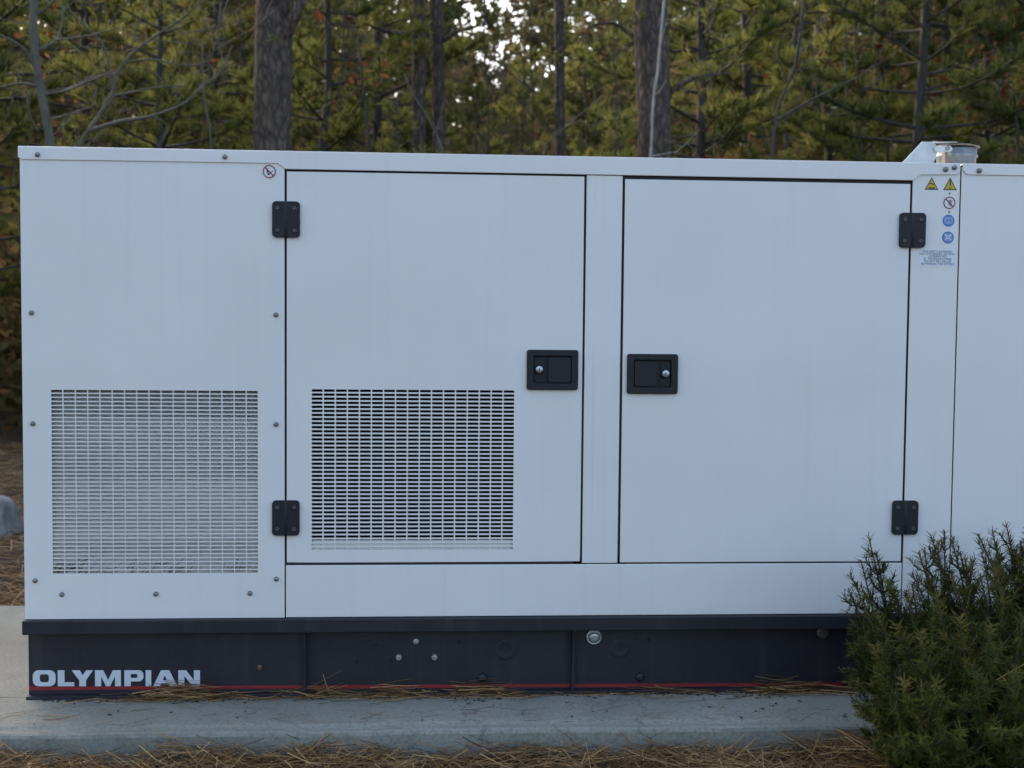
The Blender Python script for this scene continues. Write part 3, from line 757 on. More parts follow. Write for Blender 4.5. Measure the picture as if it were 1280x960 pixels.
# bark crumbs on the pad: a few dark chips
def build_chips():
    rng = random.Random(8)
    bm = bmesh.new()
    for k in range(900):
        x = rng.uniform(-1.2, 1.6); y = rng.uniform(-0.26, -0.02) if k < 60 else -abs(rng.gauss(0, 0.014))*(0.4+abs(math.sin(x*4+1)+math.sin(x*11)))+0.003
        s = rng.uniform(0.001, 0.0032); a = rng.random()*3; l = s*rng.uniform(1, 3.2)
        c, q = math.cos(a), math.sin(a)
        vs = [bm.verts.new((x+c*dx*l-q*dy*s, y+q*dx*l+c*dy*s, 0.0012 if z == 0 else 0.0012+s*0.7)) for dx, dy, z in ((-1, -1, 0), (1, -.7, 0), (1, 1, 0), (-.8, 1, 0), (-.4, -.3, 1), (.6, .3, 1))]
        for f in ((0, 1, 2, 3), (0, 1, 5, 4), (1, 2, 5), (2, 3, 4, 5), (3, 0, 4)): bm.faces.new([vs[i] for i in f])
    o = fin('bark_crumbs', bm, plain('bark_crumb', (0.02, 0.017, 0.014), 0.9))
    tag(o, 'dark bark crumbs scattered over the front of the concrete pad', 'bark', kind='stuff')
build_chips()

# ------------------------------------------------------------------ boulder
def build_boulder():
    rng = random.Random(5); bm = bmesh.new()
    bmesh.ops.create_icosphere(bm, subdivisions=3, radius=1)
    for v in bm.verts:
        d = v.co.copy()
        k = 1 + 0.10*math.sin(d.x*3+1)*math.cos(d.y*4) + 0.07*math.sin(d.z*5+d.x*4) + rng.uniform(-0.02, 0.02)
        f = lambda q: math.copysign(abs(q)**0.55, q)
        v.co = Vector((f(d.x)*0.50*k, f(d.y)*0.24*k, f(max(-0.5, d.z))*0.20*k))
    o = fin('boulder', bm, STONE, None, True); o.location = (-2.93, 3.5, -0.06)
    tag(o, 'low flat-topped grey stone on the pine straw at far left', 'boulder')
build_boulder()

# ------------------------------------------------------------------ yew shrub
def build_yew():
    rng = np.random.default_rng(21); rr = random.Random(21)
    root = empty('yew_shrub', (1.62, -0.62, -0.10))
    tag(root, 'dark green yew shrub with upright needled shoots, hiding the right end of the base', 'shrub')
    T = Tubes(); NP = []; ND = []; NT = []
    def shoot(p0, p1, bow, r0, needle_from=0.3, side=True, depth=0):
        p0, p1 = Vector(p0), Vector(p1); mid = (p0+p1)/2 + bow
        ln = (p1-p0).length; n = max(4, int(ln/0.05))
        pts = spline([p0, mid, p1], n)
        T.add(pts, [max(0.0012, r0*(1-0.75*i/(n-1))) for i in range(n)], 4)
        step = 0.0036; m = int(ln/step); tb = rr.random()*0.6
        for k in range(m):
            t = k/m
            if t < needle_from: continue
            i = min(int(t*(n-1)), n-2); f = t*(n-1)-i
            p = pts[i].lerp(pts[i+1], f); d = (pts[i+1]-pts[i]).normalized()
            NP.append(p); ND.append(d); NT.append(min(1, tb + (0.25 if t > 0.9 else 0) + rr.gauss(0, 0.12)))
        if side:
            k = 0.25 + rr.random()*0.1
            while k < 0.97:
                i = min(int(k*(n-1)), n-2); p = pts[i]; d = (pts[i+1]-pts[i]).normalized()
                a = rr.random()*6.28; s = Vector((math.cos(a), math.sin(a)*0.8, rr.uniform(-0.1, 0.35)))
                l = (0.035 + 0.20*(1-k))*rr.uniform(0.6, 1.2)
                e = p + (d*0.75 + s*0.8).normalized()*l
                if e.x < 1.07 + 0.22*max(0, 0.50-e.z): e = p + (e-p)*0.35; e.x = max(e.x, p.x)
                shoot(p, e, Vector((0, 0, -0.01)), 0.0022, 0.08, depth < 1 and l > 0.13, depth+1)
                k += rr.uniform(0.025, 0.06)*(0.55/max(ln, 0.3))
    base = Vector((1.62, -0.62, -0.12))
    # leading shoots seen against the cabinet: (u, v, depth)
    lead = [(1095, 690, -.50), (1076, 700, -.53), (1060, 735, -.58), (1086, 790, -.62), (1092, 835, -.66), (1156, 684, -.5), (1172, 676, -.58), (1190, 676, -.56), (1206, 698, -.58), (1232, 712, -.5), (1246, 694, -.6), (1262, 676, -.47), (1275, 676, -.52), (1140, 716, -.56), (1120, 742, -.52), (1086, 672, -.52), (1062, 716, -.55), (1108, 724, -.60), (1163, 668, -.55), (1181, 664, -.50), (1200, 690, -.52), (1148, 690, -.6), (1215, 700, -.62), (1240, 702, -.55), (1226, 722, -.7), (1258, 656, -.45), (1268, 690, -.50),
            (1284, 664, -.55), (1300, 690, -.6), (1132, 738, -.66), (1140, 730, -.5), (1190, 720, -.72), (1098, 770, -.7), (1078, 752, -.62), (1170, 745, -.8), (1255, 735, -.75), (1290, 720, -.8), (1092, 806, -.75), (1120, 780, -.85), (1100, 842, -.8), (1118, 885, -.85), (1104, 862, -.7), (1150, 790, -.9), (1200, 770, -.9), (1240, 780, -.95), (1280, 770, -.9), (1120, 920, -.95), (1130, 850, -.95),
            (1128, 915, -.75), (1170, 850, -1.0), (1220, 840, -1.02), (1270, 840, -1.02), (1150, 920, -1.0), (1200, 910, -1.05), (1250, 910, -1.05)]
    for u, v, y in lead:
        e = at(u, v, y); e.x = max(e.x, 1.05 + 0.30*max(0, 0.50-e.z)); q = base + Vector((rr.uniform(-0.16, 0.30), rr.uniform(-0.12, 0.16), 0))
        q.x = q.x*0.6 + (e.x)*0.4
        out = Vector((e.x-q.x, e.y-q.y, 0))*0.12
        shoot(q, e, out + Vector((0, 0, 0.02)), 0.006, 0.15)
    for k in range(95):                                                # the rest of the body
        a = rr.uniform(0, 6.28); r = 0.60*math.sqrt(rr.random()); x = 1.96 + 0.85*r*math.cos(a)/0.6*0.72; y = -0.64 + 0.38*r*math.sin(a)/0.6
        top = 0.60 - 0.62*((x-1.80)/0.72)**2 - 0.45*max(0, (-0.62-y)/0.4)**2 + rr.uniform(-0.16, 0.05)
        e = Vector((x, y, max(0.05, top))); q = base + Vector((rr.uniform(-0.1, 0.55), rr.uniform(-0.14, 0.16), 0))
        e.x = max(e.x, 1.16 + 0.22*max(0, 0.50-e.z)); shoot(q, e, Vector((e.x-q.x, e.y-q.y, 0))*0.15, 0.007, 0.22)
    for k in range(45):                                                # low skirt
        a = rr.uniform(2.2, 5.9); e = base + Vector((0.46+0.58*math.cos(a), 0.40*math.sin(a), rr.uniform(0.03, 0.25)))
        q = base + Vector((rr.uniform(0, 0.4), rr.uniform(-0.1, 0.1), 0)); shoot(q, e, Vector((0, 0, 0.10)), 0.006, 0.2)
    inv = Matrix.Translation((-1.62, 0.62, 0.10))
    st = T.build('stems', YEWSTEM); st.parent = root; st.matrix_parent_inverse = inv
    P = np.repeat(np.array(NP), 2, 0); D = np.repeat(np.array(ND), 2, 0); t = np.clip(np.repeat(np.array(NT), 2), 0, 1); n = len(P)
    d = unit(D*0.62 + unit(np.cross(D, rng.normal(size=(n, 3))))*rng.uniform(0.8, 1.2, (n, 1)))
    s = unit(np.cross(d, D)); l = rng.uniform(0.016, 0.028, (n, 1)); w = 0.0034
    V = np.stack([P-s*w*.45, P+s*w*.45, P+d*l+s*w*.22, P+d*l-s*w*.22], 1)
    print('yew needles', n)
    o = link('foliage', quad_mesh('foliage', V, t), YEW); o.parent = root; o.matrix_parent_inverse = inv
build_yew()

# ------------------------------------------------------------------ pines
def pine_meshes(seed, h, r0, cb, spread, tint0, dens=1.0, step=0.36, top_taper=0.75, lean=0.03, twigw=0.011):
    rr = random.Random(seed); rng = np.random.default_rng(seed)
    T = Tubes(); n = 14
    wob = [(rr.gauss(0, lean), rr.gauss(0, lean)) for _ in range(n)]
    tp = []; x = y = 0
    for i in range(n):
        x += wob[i][0]*h/10; y += wob[i][1]*h/10
        tp.append(Vector((x if i else 0, y if i else 0, h*i/(n-1))))
    rad = [r0*(1.25 if i == 0 else 1)*(1-0.9*(i/(n-1))**1.1)+0.006 for i in range(n)]
    T.add(tp, rad, 10, 0.16, rr)
    TP = []; TD = []; TT = []
    def on(z):
        t = z/h*(n-1); i = min(int(t), n-2); return tp[i].lerp(tp[i+1], t-i)
    z = cb; live0 = cb
    while z < h*0.985:
        f = (z-cb)/(h-cb)
        prof = (0.55+1.2*f if f < 0.3 else 1.0 - (f-0.3)*top_taper/0.7*1.15)
        nb = rr.choice([3, 4, 5]); a0 = rr.random()*6.28
        for b in range(nb):
            a = a0 + 6.28*b/nb + rr.gauss(0, 0.3); ln = spread*max(0.12, prof)*rr.uniform(0.6, 1.15)
            p0 = on(min(h*0.99, z + rr.uniform(-0.1, 0.1))); dr = Vector((math.cos(a), math.sin(a), 0))
            rise = rr.uniform(-0.05, 0.35) + 0.5*f
            p1 = p0 + dr*ln*0.5 + Vector((0, 0, ln*0.5*rise*0.6 + rr.gauss(0, 0.04))); p2 = p0 + dr*ln + Vector((rr.gauss(0, .08), rr.gauss(0, .08), ln*rise))
            m = 6; pts = spline([p0, p1, p2], m); rb = min(0.03, 0.008+0.010*ln)
            T.add(pts, [rb*(1-0.8*i/(m-1)) for i in range(m)], 5)
            tb = min(1, max(0, tint0 + rr.gauss(0, 0.13)))
            nt_ = max(4, int(ln*15*dens))
            for k in range(nt_):
                t = 0.30 + 0.70*(k+rr.random())/nt_; q = t*(m-1); i = min(int(q), m-2); p = pts[i].lerp(pts[i+1], q-i); d = (pts[i+1]-pts[i]).normalized()
                sd_ = d.cross(Vector((0, 0, 1))).normalized()*rr.choice([-1, 1])
                tl = rr.uniform(0.06, 0.36)*(1.15-t)*min(1.2, ln)
                e = p + (d*0.6 + sd_*0.9 + Vector((0, 0, rr.uniform(0.0, 0.6)))).normalized()*tl
                if tl > 0.06: T.add([p, e], [0.005, 0.003], 3)
                dd = (d*0.5 + sd_*0.35 + Vector((0, 0, 0.55))).normalized()
                TP.append(e); TD.append(dd); TT.append(tb)
                if tl > 0.14: TP.append(p.lerp(e, 0.55)); TD.append(dd); TT.append(tb-0.05)
            TP.append(p2); TD.append((dr+Vector((0, 0, 0.8))).normalized()); TT.append(tb+0.1)
        z += step*rr.uniform(0.7, 1.3)
    V, t = tufts(rng, np.array(TP), np.array(TD), 20, (0.09, 0.17), twigw, 0.85, 0.10, np.clip(np.array(TT), 0, 1))
    return T.mesh('trunk'), quad_mesh('crown', V, t)

def bare_pine_extra(): pass

def place_tree(name, root_xy, meshes, mats, rz, sc, label, cat, group=None, parts=('trunk', 'crown')):
    root = empty(name, (root_xy[0], root_xy[1], -0.12)); root.rotation_euler = (0, 0, rz); root.scale = (sc, sc, sc)
    for me, mt, pn in zip(meshes, mats, parts):
        if me is None: continue
        if not me.materials: me.materials.append(mt)
        o = bpy.data.objects.new(pn, me); C.objects.link(o); o.parent = root
    tag(root, label, cat, group); return root

YG = 'young pines growing behind the generator'
PR = [pine_meshes(31, 7.5, 0.060, 1.0, 1.35, 0.42), pine_meshes(32, 6.2, 0.05, 0.9, 1.25, 0.55), pine_meshes(33, 9.0, 0.075, 1.4, 1.5, 0.35),
      pine_meshes(34, 5.6, 0.045, 0.7, 1.15, 0.60), pine_meshes(35, 8.2, 0.07, 1.2, 1.45, 0.25), pine_meshes(36, 10.5, 0.085, 2.6, 1.6, 0.48)]
# (u, depth, prototype, turn, size, label)
yp = [
 (-12, 9.0, 2, 0.3, 1.0, 'young pine at the far left edge, behind the grey-barked tree'),
 (105, 11.0, 4, 1.2, 1.0, 'olive young pine behind the bare branching shrub'),
 (205, 8.5, 1, 2.2, 0.95, 'young pine between the bare shrub and the thick left trunk'),
 (268, 13.5, 5, 0.7, 1.0, 'taller young pine just left of the thick left trunk'),
 (405, 9.5, 0, 3.0, 0.95, 'young pine just right of the thick left trunk'),
 (455, 11.0, 2, 1.9, 0.95, 'yellow-green young pine left of the twin trunks'),
 (502, 7.5, 3, 4.4, 0.60, 'small young pine in front of the twin trunks'),
 (592, 10.5, 1, 5.1, 0.66, 'young pine right of the twin trunks under the sky gap'),
 (648, 14.0, 3, 0.2, 0.95, 'small far pine left of the slim dark trunk'),
 (742, 11.5, 0, 1.0, 0.66, 'young pine between the slim trunk and the thick right trunk'),
 (775, 6.6, 3, 2.9, 0.57, 'small pine just left of the thick right trunk'),
 (872, 9.5, 2, 3.7, 0.95, 'bright young pine right of the thick right trunk'),
 (925, 13.0, 5, 4.9, 1.0, 'tall yellow-green pine behind the forked dark sapling'),
 (1030, 10.5, 0, 5.6, 1.05, 'young pine just right of the forked dark sapling'),
 (1095, 14.0, 5, 2.4, 1.05, 'tall dark pine left of the exhaust outlet'),
 (1140, 9.0, 4, 0.9, 1.0, 'young pine behind the exhaust outlet'),
 (1225, 10.5, 4, 3.3, 1.1, 'dark young pine right of the exhaust outlet'),
 (1300, 9.0, 2, 1.6, 1.0, 'dark young pine at the far right edge'),
]
for u, y, k, rz, sc, lab in yp:
    p = at(u, 300, y)
    place_tree('young_pine', (p.x, p.y), PR[k], (DARKBARK, NEEDLE), rz, sc, lab, 'pine tree', YG)

# tall pines whose trunks show: trunk path in view, crown above the frame
def tall_pine(name, us, y, rpx, h, seed, label, limbs=(), cb=7.0):
    rr = random.Random(seed)
    a = at(us[0][0], us[0][1], y); b = at(us[-1][0], us[-1][1], y)
    base = a + (a-b)*((a.z+0.12)/max(0.1, (b.z-a.z))); top = b + (b-a).normalized()*(h-b.z)
    base.z = -0.12; base.x = a.x
    pts = [base] + [at(u, v, y) for u, v in us] + [b.lerp(top, 0.5), top]
    n = 26; sp_ = spline(pts, n); r = rpx/FPX*(y-CAMY)
    T = Tubes()
    root = empty(name, base)
    inv = Matrix.Translation(-base)
    T.add(sp_, [(r*1.35 if i == 0 else r*(1-0.75*max(0, (p.z-5)/(h-5)))) for i, p in enumerate(sp_)], 14, 0.10, rr)
    TP = []; TD = []; TT = []
    def limb(p0, p1, p2, rb, tb):
        q = spline([p0, p1, p2], 8); T.add(q, [rb*(1-0.75*i/7) for i in range(8)], 6, 0.1, rr)
        ln = (p2-p0).length
        for k in range(int(ln*16)):
            t = 0.25+0.75*rr.random(); i = min(int(t*7), 6); p = q[i].lerp(q[i+1], t*7-i)
            d = Vector((rr.gauss(0, 1), rr.gauss(0, 1), rr.gauss(0.3, 0.6))).normalized()*rr.uniform(0.08, 0.45)
            T.add([p, p+d], [0.006, 0.003], 3); TP.append(p+d); TD.append((d.normalized()+Vector((0, 0, .5))).normalized()); TT.append(tb+rr.gauss(0, 0.1))
    for (u0, v0), (u1, v1), (u2, v2), rb in limbs:
        limb(at(u0, v0, y), at(u1, v1, y+rr.uniform(-.3, .3)), at(u2, v2, y+rr.uniform(-.8, .8)), rb, 0.6)
    z = cb
    while z < h:
        p0 = min(sp_, key=lambda q: abs(q.z-z)); a_ = rr.random()*6.28; ln = 2.6*(1-0.6*(z-cb)/(h-cb))*rr.uniform(.7, 1.1)
        d = Vector((math.cos(a_), math.sin(a_), 0)); limb(p0, p0+d*ln*.5+Vector((0, 0, .2)), p0+d*ln+Vector((0, 0, .5)), 0.04, 0.45); z += 0.32
    o = T.build('trunk', PINEBARK); o.parent = root; o.matrix_parent_inverse = inv
    V, t = tufts(np.random.default_rng(seed), np.array(TP), np.array(TD), 18, (0.08, 0.15), 0.008, 0.8, 0.1, np.clip(np.array(TT), 0, 1))
    o = link('crown', quad_mesh('crown', V, t), NEEDLE); o.parent = root; o.matrix_parent_inverse = inv
    tag(root, label, 'pine tree', 'tall pines behind the generator')

tall_pine('tall_pine', [(340, 188), (342, 90), (344, 0)], 7.2, 22.5, 15, 41, 'thickest trunk left of centre, a rough-barked pine with a limb forking up right', [((346, 62), (368, 22), (398, -50), 0.085)])
tall_pine('tall_pine', [(524, 150), (524, 70), (524, 0)], 9.6, 8.2, 17, 42, 'left one of the dark twin pine trunks', [((524, 45), (480, 38), (435, 20), 0.035)], 8.5)
tall_pine('tall_pine', [(549, 150), (547, 70), (545, 0)], 9.8, 8.0, 16, 43, 'right one of the dark twin pine trunks, with a limb to the right', [((547, 55), (575, 38), (612, 30), 0.032)], 8.5)
tall_pine('tall_pine', [(700, 165), (699, 80), (699, 0)], 9.8, 6.2, 16, 44, 'slim dark pine trunk standing alone below the sky gap', [((700, 90), (690, 60), (660, 42), 0.03)], 8.5)
tall_pine('tall_pine', [(818, 188), (816, 90), (812, 0)], 7.6, 21, 16, 45, 'thick dark pine trunk right of centre, behind a pale sapling', [((830, 120), (860, 100), (905, 92), 0.030), ((805, 60), (770, 30), (735, 34), 0.026)], 7.5)
tall_pine('tall_pine', [(1018, 188), (1022, 90), (1026, 0)], 13.0, 6.0, 15, 46, 'slim dark trunk half hidden in foliage right of the forked sapling', [], 9)
tall_pine('tall_pine', [(1212, 188), (1216, 90), (1222, 0)], 12.5, 7.5, 15, 47, 'slim dark trunk rising behind the exhaust outlet', [((1214, 120), (1240, 95), (1275, 80), 0.03)], 6.5)

# ------------------------------------------------------------------ bare trees and saplings
def bare(name, paths, y, mat, label, cat, seed, twigs=True, tl=0.35, dens=5, parts=('branches',)):
    """paths: list of (points in view, radius in px start, end)"""
    rr = random.Random(seed); T = Tubes(); base = at(paths[0][0][0][0], paths[0][0][0][1], y); foot = Vector((base.x + rr.uniform(-.1, .1), y, -0.12))
    root = empty(name, foot); inv = Matrix.Translation(-foot); k0 = (y-CAMY)/FPX
    S_ = Tubes()
    for i, (pts, r0, r1) in enumerate(paths):
        dy = 0.0; P = []
        slope = rr.uniform(-0.25, 0.25) if i else 0.0
        for j, (u, v) in enumerate(pts): P.append(at(u, v, y + slope*j*0.35))
        if i == 0: P = [foot, foot.lerp(P[0], 0.5)] + P
        n = max(8, 3*len(P)); q = spline(P, n)
        B_ = S_ if i == 0 else Tubes()
        B_.add(q, [k0*0.68*(r0 + (r1-r0)*a/(n-1)) for a in range(n)], 8 if i == 0 else 6, 0.12, rr)
        if i:
            ob = B_.build('branch', mat); ob.parent = root; ob.matrix_parent_inverse = inv
        if twigs:
            ln = sum((q[a+1]-q[a]).length for a in range(n-1))
            for m in range(int(ln*dens)):
                a = rr.randint(n//3, n-2); p = q[a]
                if p.z < 1.9: continue
                d = (q[a+1]-q[a]).normalized(); s = Vector((rr.gauss(0, 1), rr.gauss(0, .6), rr.gauss(0.25, .7))).normalized()
                l = tl*rr.uniform(0.4, 1.8); e = p + (d*0.7+s).normalized()*l; mid = p.lerp(e, .5) + Vector((rr.gauss(0, .04), rr.gauss(0, .04), rr.gauss(0, .04)))
                T.add([p, mid, e], [k0*0.7, k0*0.5, k0*0.28], 4)
                for _ in range(3):
                    s2 = Vector((rr.gauss(0, 1), rr.gauss(0, .6), rr.gauss(0.2, .7))).normalized(); m2 = mid.lerp(e, rr.random())
                    T.add([m2, m2 + (d*.4+s2).normalized()*l*.5], [k0*.38, k0*.22], 3)
    o = S_.build('trunk', mat); o.parent = root; o.matrix_parent_inverse = inv
    if T.v: o = T.build('twigs', mat); o.parent = root; o.matrix_parent_inverse = inv; o['kind'] = 'stuff'
    tag(root, label, cat)

bare('bare_tree', [([(64, 190), (55, 135), (46, 85), (42, 40), (45, -40)], 9.5, 7), ([(46, 88), (30, 62), (14, 50), (-20, 38)], 3.2, 1.5), ([(48, 62), (70, 50), (77, 30), (80, 8)], 3, 1.2), ([(70, 50), (95, 47), (122, 42)], 2, 1), ([(50, 108), (25, 104), (-10, 112)], 2.4, 1.2),
      ([(38, 120), (36, 140), (50, 168)], 2.5, 1.5), ([(44, 20), (60, 8), (85, -20)], 2.5, 1.5), ([(52, 118), (80, 114), (115, 100), (142, 88)], 2.6, 1.4), ([(58, 150), (75, 146), (110, 135), (120, 130)], 2, 1)],
     3.8, GREYBARK, 'bare tree with pale grey lichened bark at the far left', 'tree', 51)
bare('bare_shrub', [([(92, 188), (112, 163), (128, 138), (141, 115)], 4.2, 3.6), ([(141, 115), (146, 92), (160, 72), (190, 48), (235, 18), (262, -12)], 3.4, 1.6), ([(112, 163), (150, 152), (190, 145), (232, 128), (252, 108), (272, 95), (283, 75), (290, 57)], 3.8, 1.2),
      ([(141, 120), (170, 114), (205, 108), (230, 107)], 2.4, 0.9), ([(141, 115), (137, 88), (130, 58), (104, 30), (84, 8), (82, -10)], 2.4, 1.3), ([(155, 78), (190, 74), (232, 82), (262, 75), (267, 58), (259, 28)], 1.7, 0.9), ([(146, 92), (120, 96), (70, 118)], 1.8, 1), ([(190, 145), (204, 152), (209, 165), (195, 186)], 1.6, 1.0),
      ([(165, 66), (168, 45), (180, 15), (190, -10)], 1.7, 1), ([(230, 42), (265, 35), (300, 26)], 1.4, .8)],
     4.3, GREYBARK, 'leafless grey shrub with long arching branches, left of the thick trunk', 'shrub', 52)
bare('bare_sapling', [([(264, 190), (262, 160), (256, 125), (253, 90), (253, 50)], 2.2, 1.4)], 5.5, GREYBARK, 'thin bent grey sapling just left of the thickest trunk', 'sapling', 53, dens=2)
bare('bare_sapling', [([(554, 192), (542, 160), (530, 138), (516, 118), (505, 92)], 2.1, 1.2), ([(545, 165), (552, 140), (556, 118)], 1.2, .7)], 5.5, GREYBARK, 'thin pale sapling bending left below the twin trunks', 'sapling', 54, dens=2)
bare('bare_sapling', [([(676, 192), (700, 165), (725, 143), (755, 120)], 1.6, 0.9)], 5.8, GREYBARK, 'thin grey sapling leaning right beside the slim trunk', 'sapling', 55, dens=2)
bare('pale_sapling', [([(813, 194), (815, 165), (816, 130), (822, 90), (826, 45), (832, -20)], 3.0, 2.4), ([(817, 120), (826, 112), (832, 100)], 1.2, .7)], 6.5, mat_bark('pale_bark', (0.26, 0.24, 0.20), (0.42, 0.40, 0.36), (6, 6, 8)), 'pale slender sapling in front of the thick right trunk', 'sapling', 56, dens=2)
bare('dark_sapling', [([(965, 192), (968, 160), (974, 128), (990, 95), (998, 60), (1003, 20), (1008, -30)], 4.0, 2.4), ([(969, 152), (1000, 133), (1040, 112), (1075, 95), (1092, 82)], 2.4, 1.1), ([(985, 105), (975, 80), (960, 55)], 1.6, .9), ([(996, 70), (1020, 45), (1028, 20)], 1.5, .8)], 6.5, DARKBARK, 'forked dark sapling left of the exhaust outlet', 'sapling', 57, dens=4)
for k, (u0, u1, y, r, lab) in enumerate(((120, 126, 9, 2.6, 'thin dark stem behind the leafless shrub'), (436, 430, 9, 2.0, 'thin dark stem midway between the thickest trunk and the twin trunks'), (610, 606, 9, 2.2, 'thin dark stem right of the twin trunks'), (664, 666, 10, 1.8, 'thin dark stem just left of the slim trunk'),
     (770, 768, 9, 1.8, 'thin dark stem just left of the thick right trunk'), (893, 886, 9, 2.0, 'thin dark stem right of the thick right trunk'), (1075, 1070, 9, 2.2, 'thin dark stem just left of the exhaust bracket'), (1158, 1166, 11, 2.6, 'thin dark stem above the exhaust bracket'), (1244, 1250, 9, 2.0, 'thin dark stem right of the exhaust outlet'))):
    bare('thin_sapling', [([(u0, 192), ((u0*2+u1)/3+2, 130), ((u0+2*u1)/3-2, 65), (u1, -20)], r, r*0.6)], y, DARKBARK, lab, 'sapling', 60+k, dens=4, tl=0.5)

# ------------------------------------------------------------------ russet young oaks
def leaf_quads(rng, P, size, tint):
    n = len(P); a = unit(rng.normal(size=(n, 3))); b = unit(np.cross(a, rng.normal(size=(n, 3)))); s = rng.uniform(size[0], size[1], (n, 1))
    return np.stack([P-a*s, P+b*s*.45, P+a*s, P-b*s*.45], 1), tint
for k, (u, v, y, n, r, lab) in enumerate(((447, 85, 8.0, 40, (.28, .16), 'small russet-leaved oak left of the twin trunks'), (1098, 45, 10.5, 130, (.30, .45), 'red-leaved young oak above the exhaust bracket'), (1055, 108, 9.5, 60, (.35, .18), 'red-leaved oak sprig right of the forked dark sapling'),
        (1182, 22, 10.5, 170, (.45, .5), 'russet-leaved oak high above the exhaust outlet'), (1262, 88, 8.5, 130, (.35, .4), 'russet-leaved oak at the far right edge'), (300, 50, 12, 60, (.4, .5), 'russet-leaved oak left of the thickest trunk'), (20, 110, 9, 110, (.6, .7), 'russet-leaved oak behind the pale grey tree'), (848, 160, 11, 70, (.35, .3), 'russet oak low beside the thick right trunk'), (100, 60, 12, 100, (.7, .6), 'russet-leaved oak between the pale grey tree and the leafless shrub'))):
    rng = np.random.default_rng(80+k); rr = random.Random(80+k); c = at(u, v, y); foot = Vector((c.x+0.2, y, -0.12)); root = empty('young_oak', foot); inv = Matrix.Translation(-foot)
    T = Tubes(); T.add(spline([foot, foot.lerp(c, .6)+Vector((.1, 0, 0)), c+Vector((0, 0, .3))], 10), [0.028*(1-0.07*i) for i in range(10)], 6)
    P = np.array(c) + rng.normal(size=(n, 3))*np.array([r[0], r[0], r[1]])
    for p in P[::6]:
        q = c + Vector((0, 0, rr.uniform(-.5, .1))); T.add([q, q.lerp(Vector(p), .5)+Vector((0, 0, -.05)), Vector(p)], [.008, .005, .003], 4)
    o = T.build('trunk', DARKBARK); o.parent = root; o.matrix_parent_inverse = inv
    V, t = leaf_quads(rng, P, (.035, .07), rng.random(n)); o = link('crown', quad_mesh('crown', V, t), RUSSET); o.parent = root; o.matrix_parent_inverse = inv
    tag(root, lab, 'oak tree', 'russet young oaks')

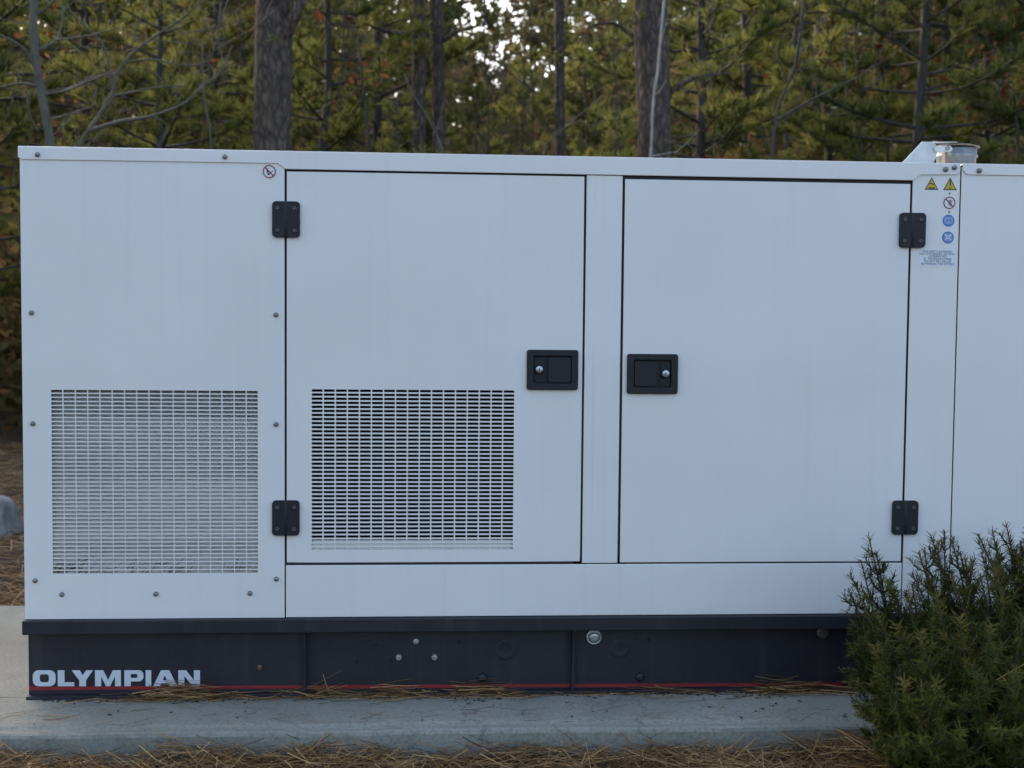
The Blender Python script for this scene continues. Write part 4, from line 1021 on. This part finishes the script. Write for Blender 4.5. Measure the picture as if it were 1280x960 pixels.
# ------------------------------------------------------------------ far woodland and undergrowth
def build_far():
    rng = np.random.default_rng(5); T = Tubes(); rr = random.Random(5); P = []; D = []; TT = []; RR = []
    spots = []
    for k in range(190):
        y = rr.uniform(19, 56); u = rr.uniform(-260, 1540)
        # lower in the middle where the sky shows, taller to the sides
        gap = math.exp(-((u-630)/110)**2)*0.75 + math.exp(-((u-850)/35)**2)*0.35
        vt = -190 + 350*gap + rr.uniform(-60, 50); h = min(22, max(4, at(u, vt, y).z))
        spots.append((at(u, 300, y).x, y, h, rr.random()*0.85))
    for k in range(46):                                                # the wood goes on to the left of the frame
        y = rr.uniform(4.5, 24); x = -1.9-(y+3.75)*0.47 - 0.6 - 16*rr.random(); spots.append((x, y, rr.uniform(6, 13), rr.random()*0.8))
    for k in range(14):                                                # thick unseen stand, added on the sun's path to filter the low sun
        d = rr.uniform(8.5, 18); l = rr.uniform(-2.2, 2.6); x = -1.5 - 0.6*d + 0.8*l; y = 0.6 + 0.8*d + 0.6*l
        if x < -2.4-(y+3.75)*0.42: spots.append((x, y, rr.uniform(9, 14), rr.random()*0.8))
    for i, (x, y, h, tb) in enumerate(spots):
        r = 0.03+0.004*h
        if i % 3 == 0 or y < 16: T.add([(x, y, -0.2), (x+rr.gauss(0, .3), y, h*.5), (x+rr.gauss(0, .4), y, h)], [r, r*.7, .02], 5)
        cb = h*rr.uniform(0.02, 0.2); m = int(30*h)
        cl = [(rr.random()*6.28, rr.random(), rr.uniform(.35, .75)) for _ in range(int(h*3.2))]
        for _ in range(m):
            a, f, cs = rr.choice(cl); z = cb + (h-cb)*f + rr.gauss(0, cs*.35)
            w = (1.9*(1-0.75*f)+0.2)*0.7; q = (x+w*math.cos(a)+rr.gauss(0, cs*.6), y+w*math.sin(a)+rr.gauss(0, cs*.6), max(0.1, z))
            P.append(q); D.append((math.cos(a)*.6, math.sin(a)*.6, .5)); TT.append(tb+rr.gauss(0, .08))
    V, t = tufts(rng, np.array(P), unit(np.array(D)), 6, (0.16, 0.36), 0.075, 0.9, 0.08, np.clip(np.array(TT), 0, 1))
    o = link('far_woodland', quad_mesh('far_woodland', V, t), FARLEAF); tag(o, 'distant mass of olive and brown trees behind the pines', 'woodland', kind='stuff')
    o2 = T.build('far_trunks', DARKBARK); tag(o2, 'distant tangle of dark trunks in the far woodland', 'woodland', kind='stuff')
    # undergrowth: brushy leaves and twigs low in the wood
    n = 60000; y = rng.uniform(8.5, 30, n); x = rng.uniform(-1, 1, n)*(4+0.62*(y+3.75)) + 1.0
    top = 1.4 + 0.155*y + 0.8*np.sin(x*1.1)*np.cos(y*.8); z = top*rng.random(n)**0.8
    m = 16000; y2 = rng.uniform(9.5, 15, m); x2 = rng.uniform(-15, -2.5, m); z2 = -0.1 + 1.9*rng.random(m)
    m3 = 26000; y3 = rng.uniform(20, 34, m3); x3 = rng.uniform(-1, 1, m3)*(4+0.62*(y3+3.75)) + 1.0; z3 = 2.5 + (1.0+0.15*y3+0.8*np.sin(x3*.9))*rng.random(m3)
    x = np.concatenate([x, x2, x3]); y = np.concatenate([y, y2, y3]); z = np.concatenate([z, z2, z3]); n = len(x)
    V, t = leaf_quads(rng, np.stack([x, y, z], 1), (.05, .14), rng.random(n))
    o = link('undergrowth', quad_mesh('undergrowth', V, t), BRUSH); tag(o, 'brown and olive undergrowth low in the wood', 'undergrowth', kind='stuff')
def build_far_brush():
    rng = np.random.default_rng(9); n = 60000
    x = rng.uniform(-55, 62, n); y = rng.uniform(57, 72, n)
    g = np.exp(-((x-6)/9.0)**2)
    top = 22.0 - 8.0*g - 3.5*np.exp(-((x-13.2)/1.8)**2) + 1.6*np.sin(x*.55)*np.cos(x*.23+1) + 1.0*np.sin(x*1.7); z = top*rng.random(n)**0.8
    a = unit(rng.normal(size=(n, 3))); b = unit(np.cross(a, rng.normal(size=(n, 3)))); s_ = rng.uniform(.25, .60, (n, 1)); P = np.stack([x, y, z], 1)
    V = np.stack([P-a*s_, P+b*s_*.5, P+a*s_, P-b*s_*.5], 1)
    m = mat_tint('far_bare_wood', [(0, (0.10, 0.10, 0.07)), (0.5, (0.16, 0.13, 0.10)), (1, (0.20, 0.15, 0.13))], 0.8, 0.3)
    o = link('far_brush', quad_mesh('far_brush', V, rng.random(n)), m); tag(o, 'grey-brown bare woodland on the far rise', 'woodland', kind='stuff')
build_far(); build_far_brush()

print('tris', sum(len(m.loops)-2*len(m.polygons) for m in bpy.data.meshes))
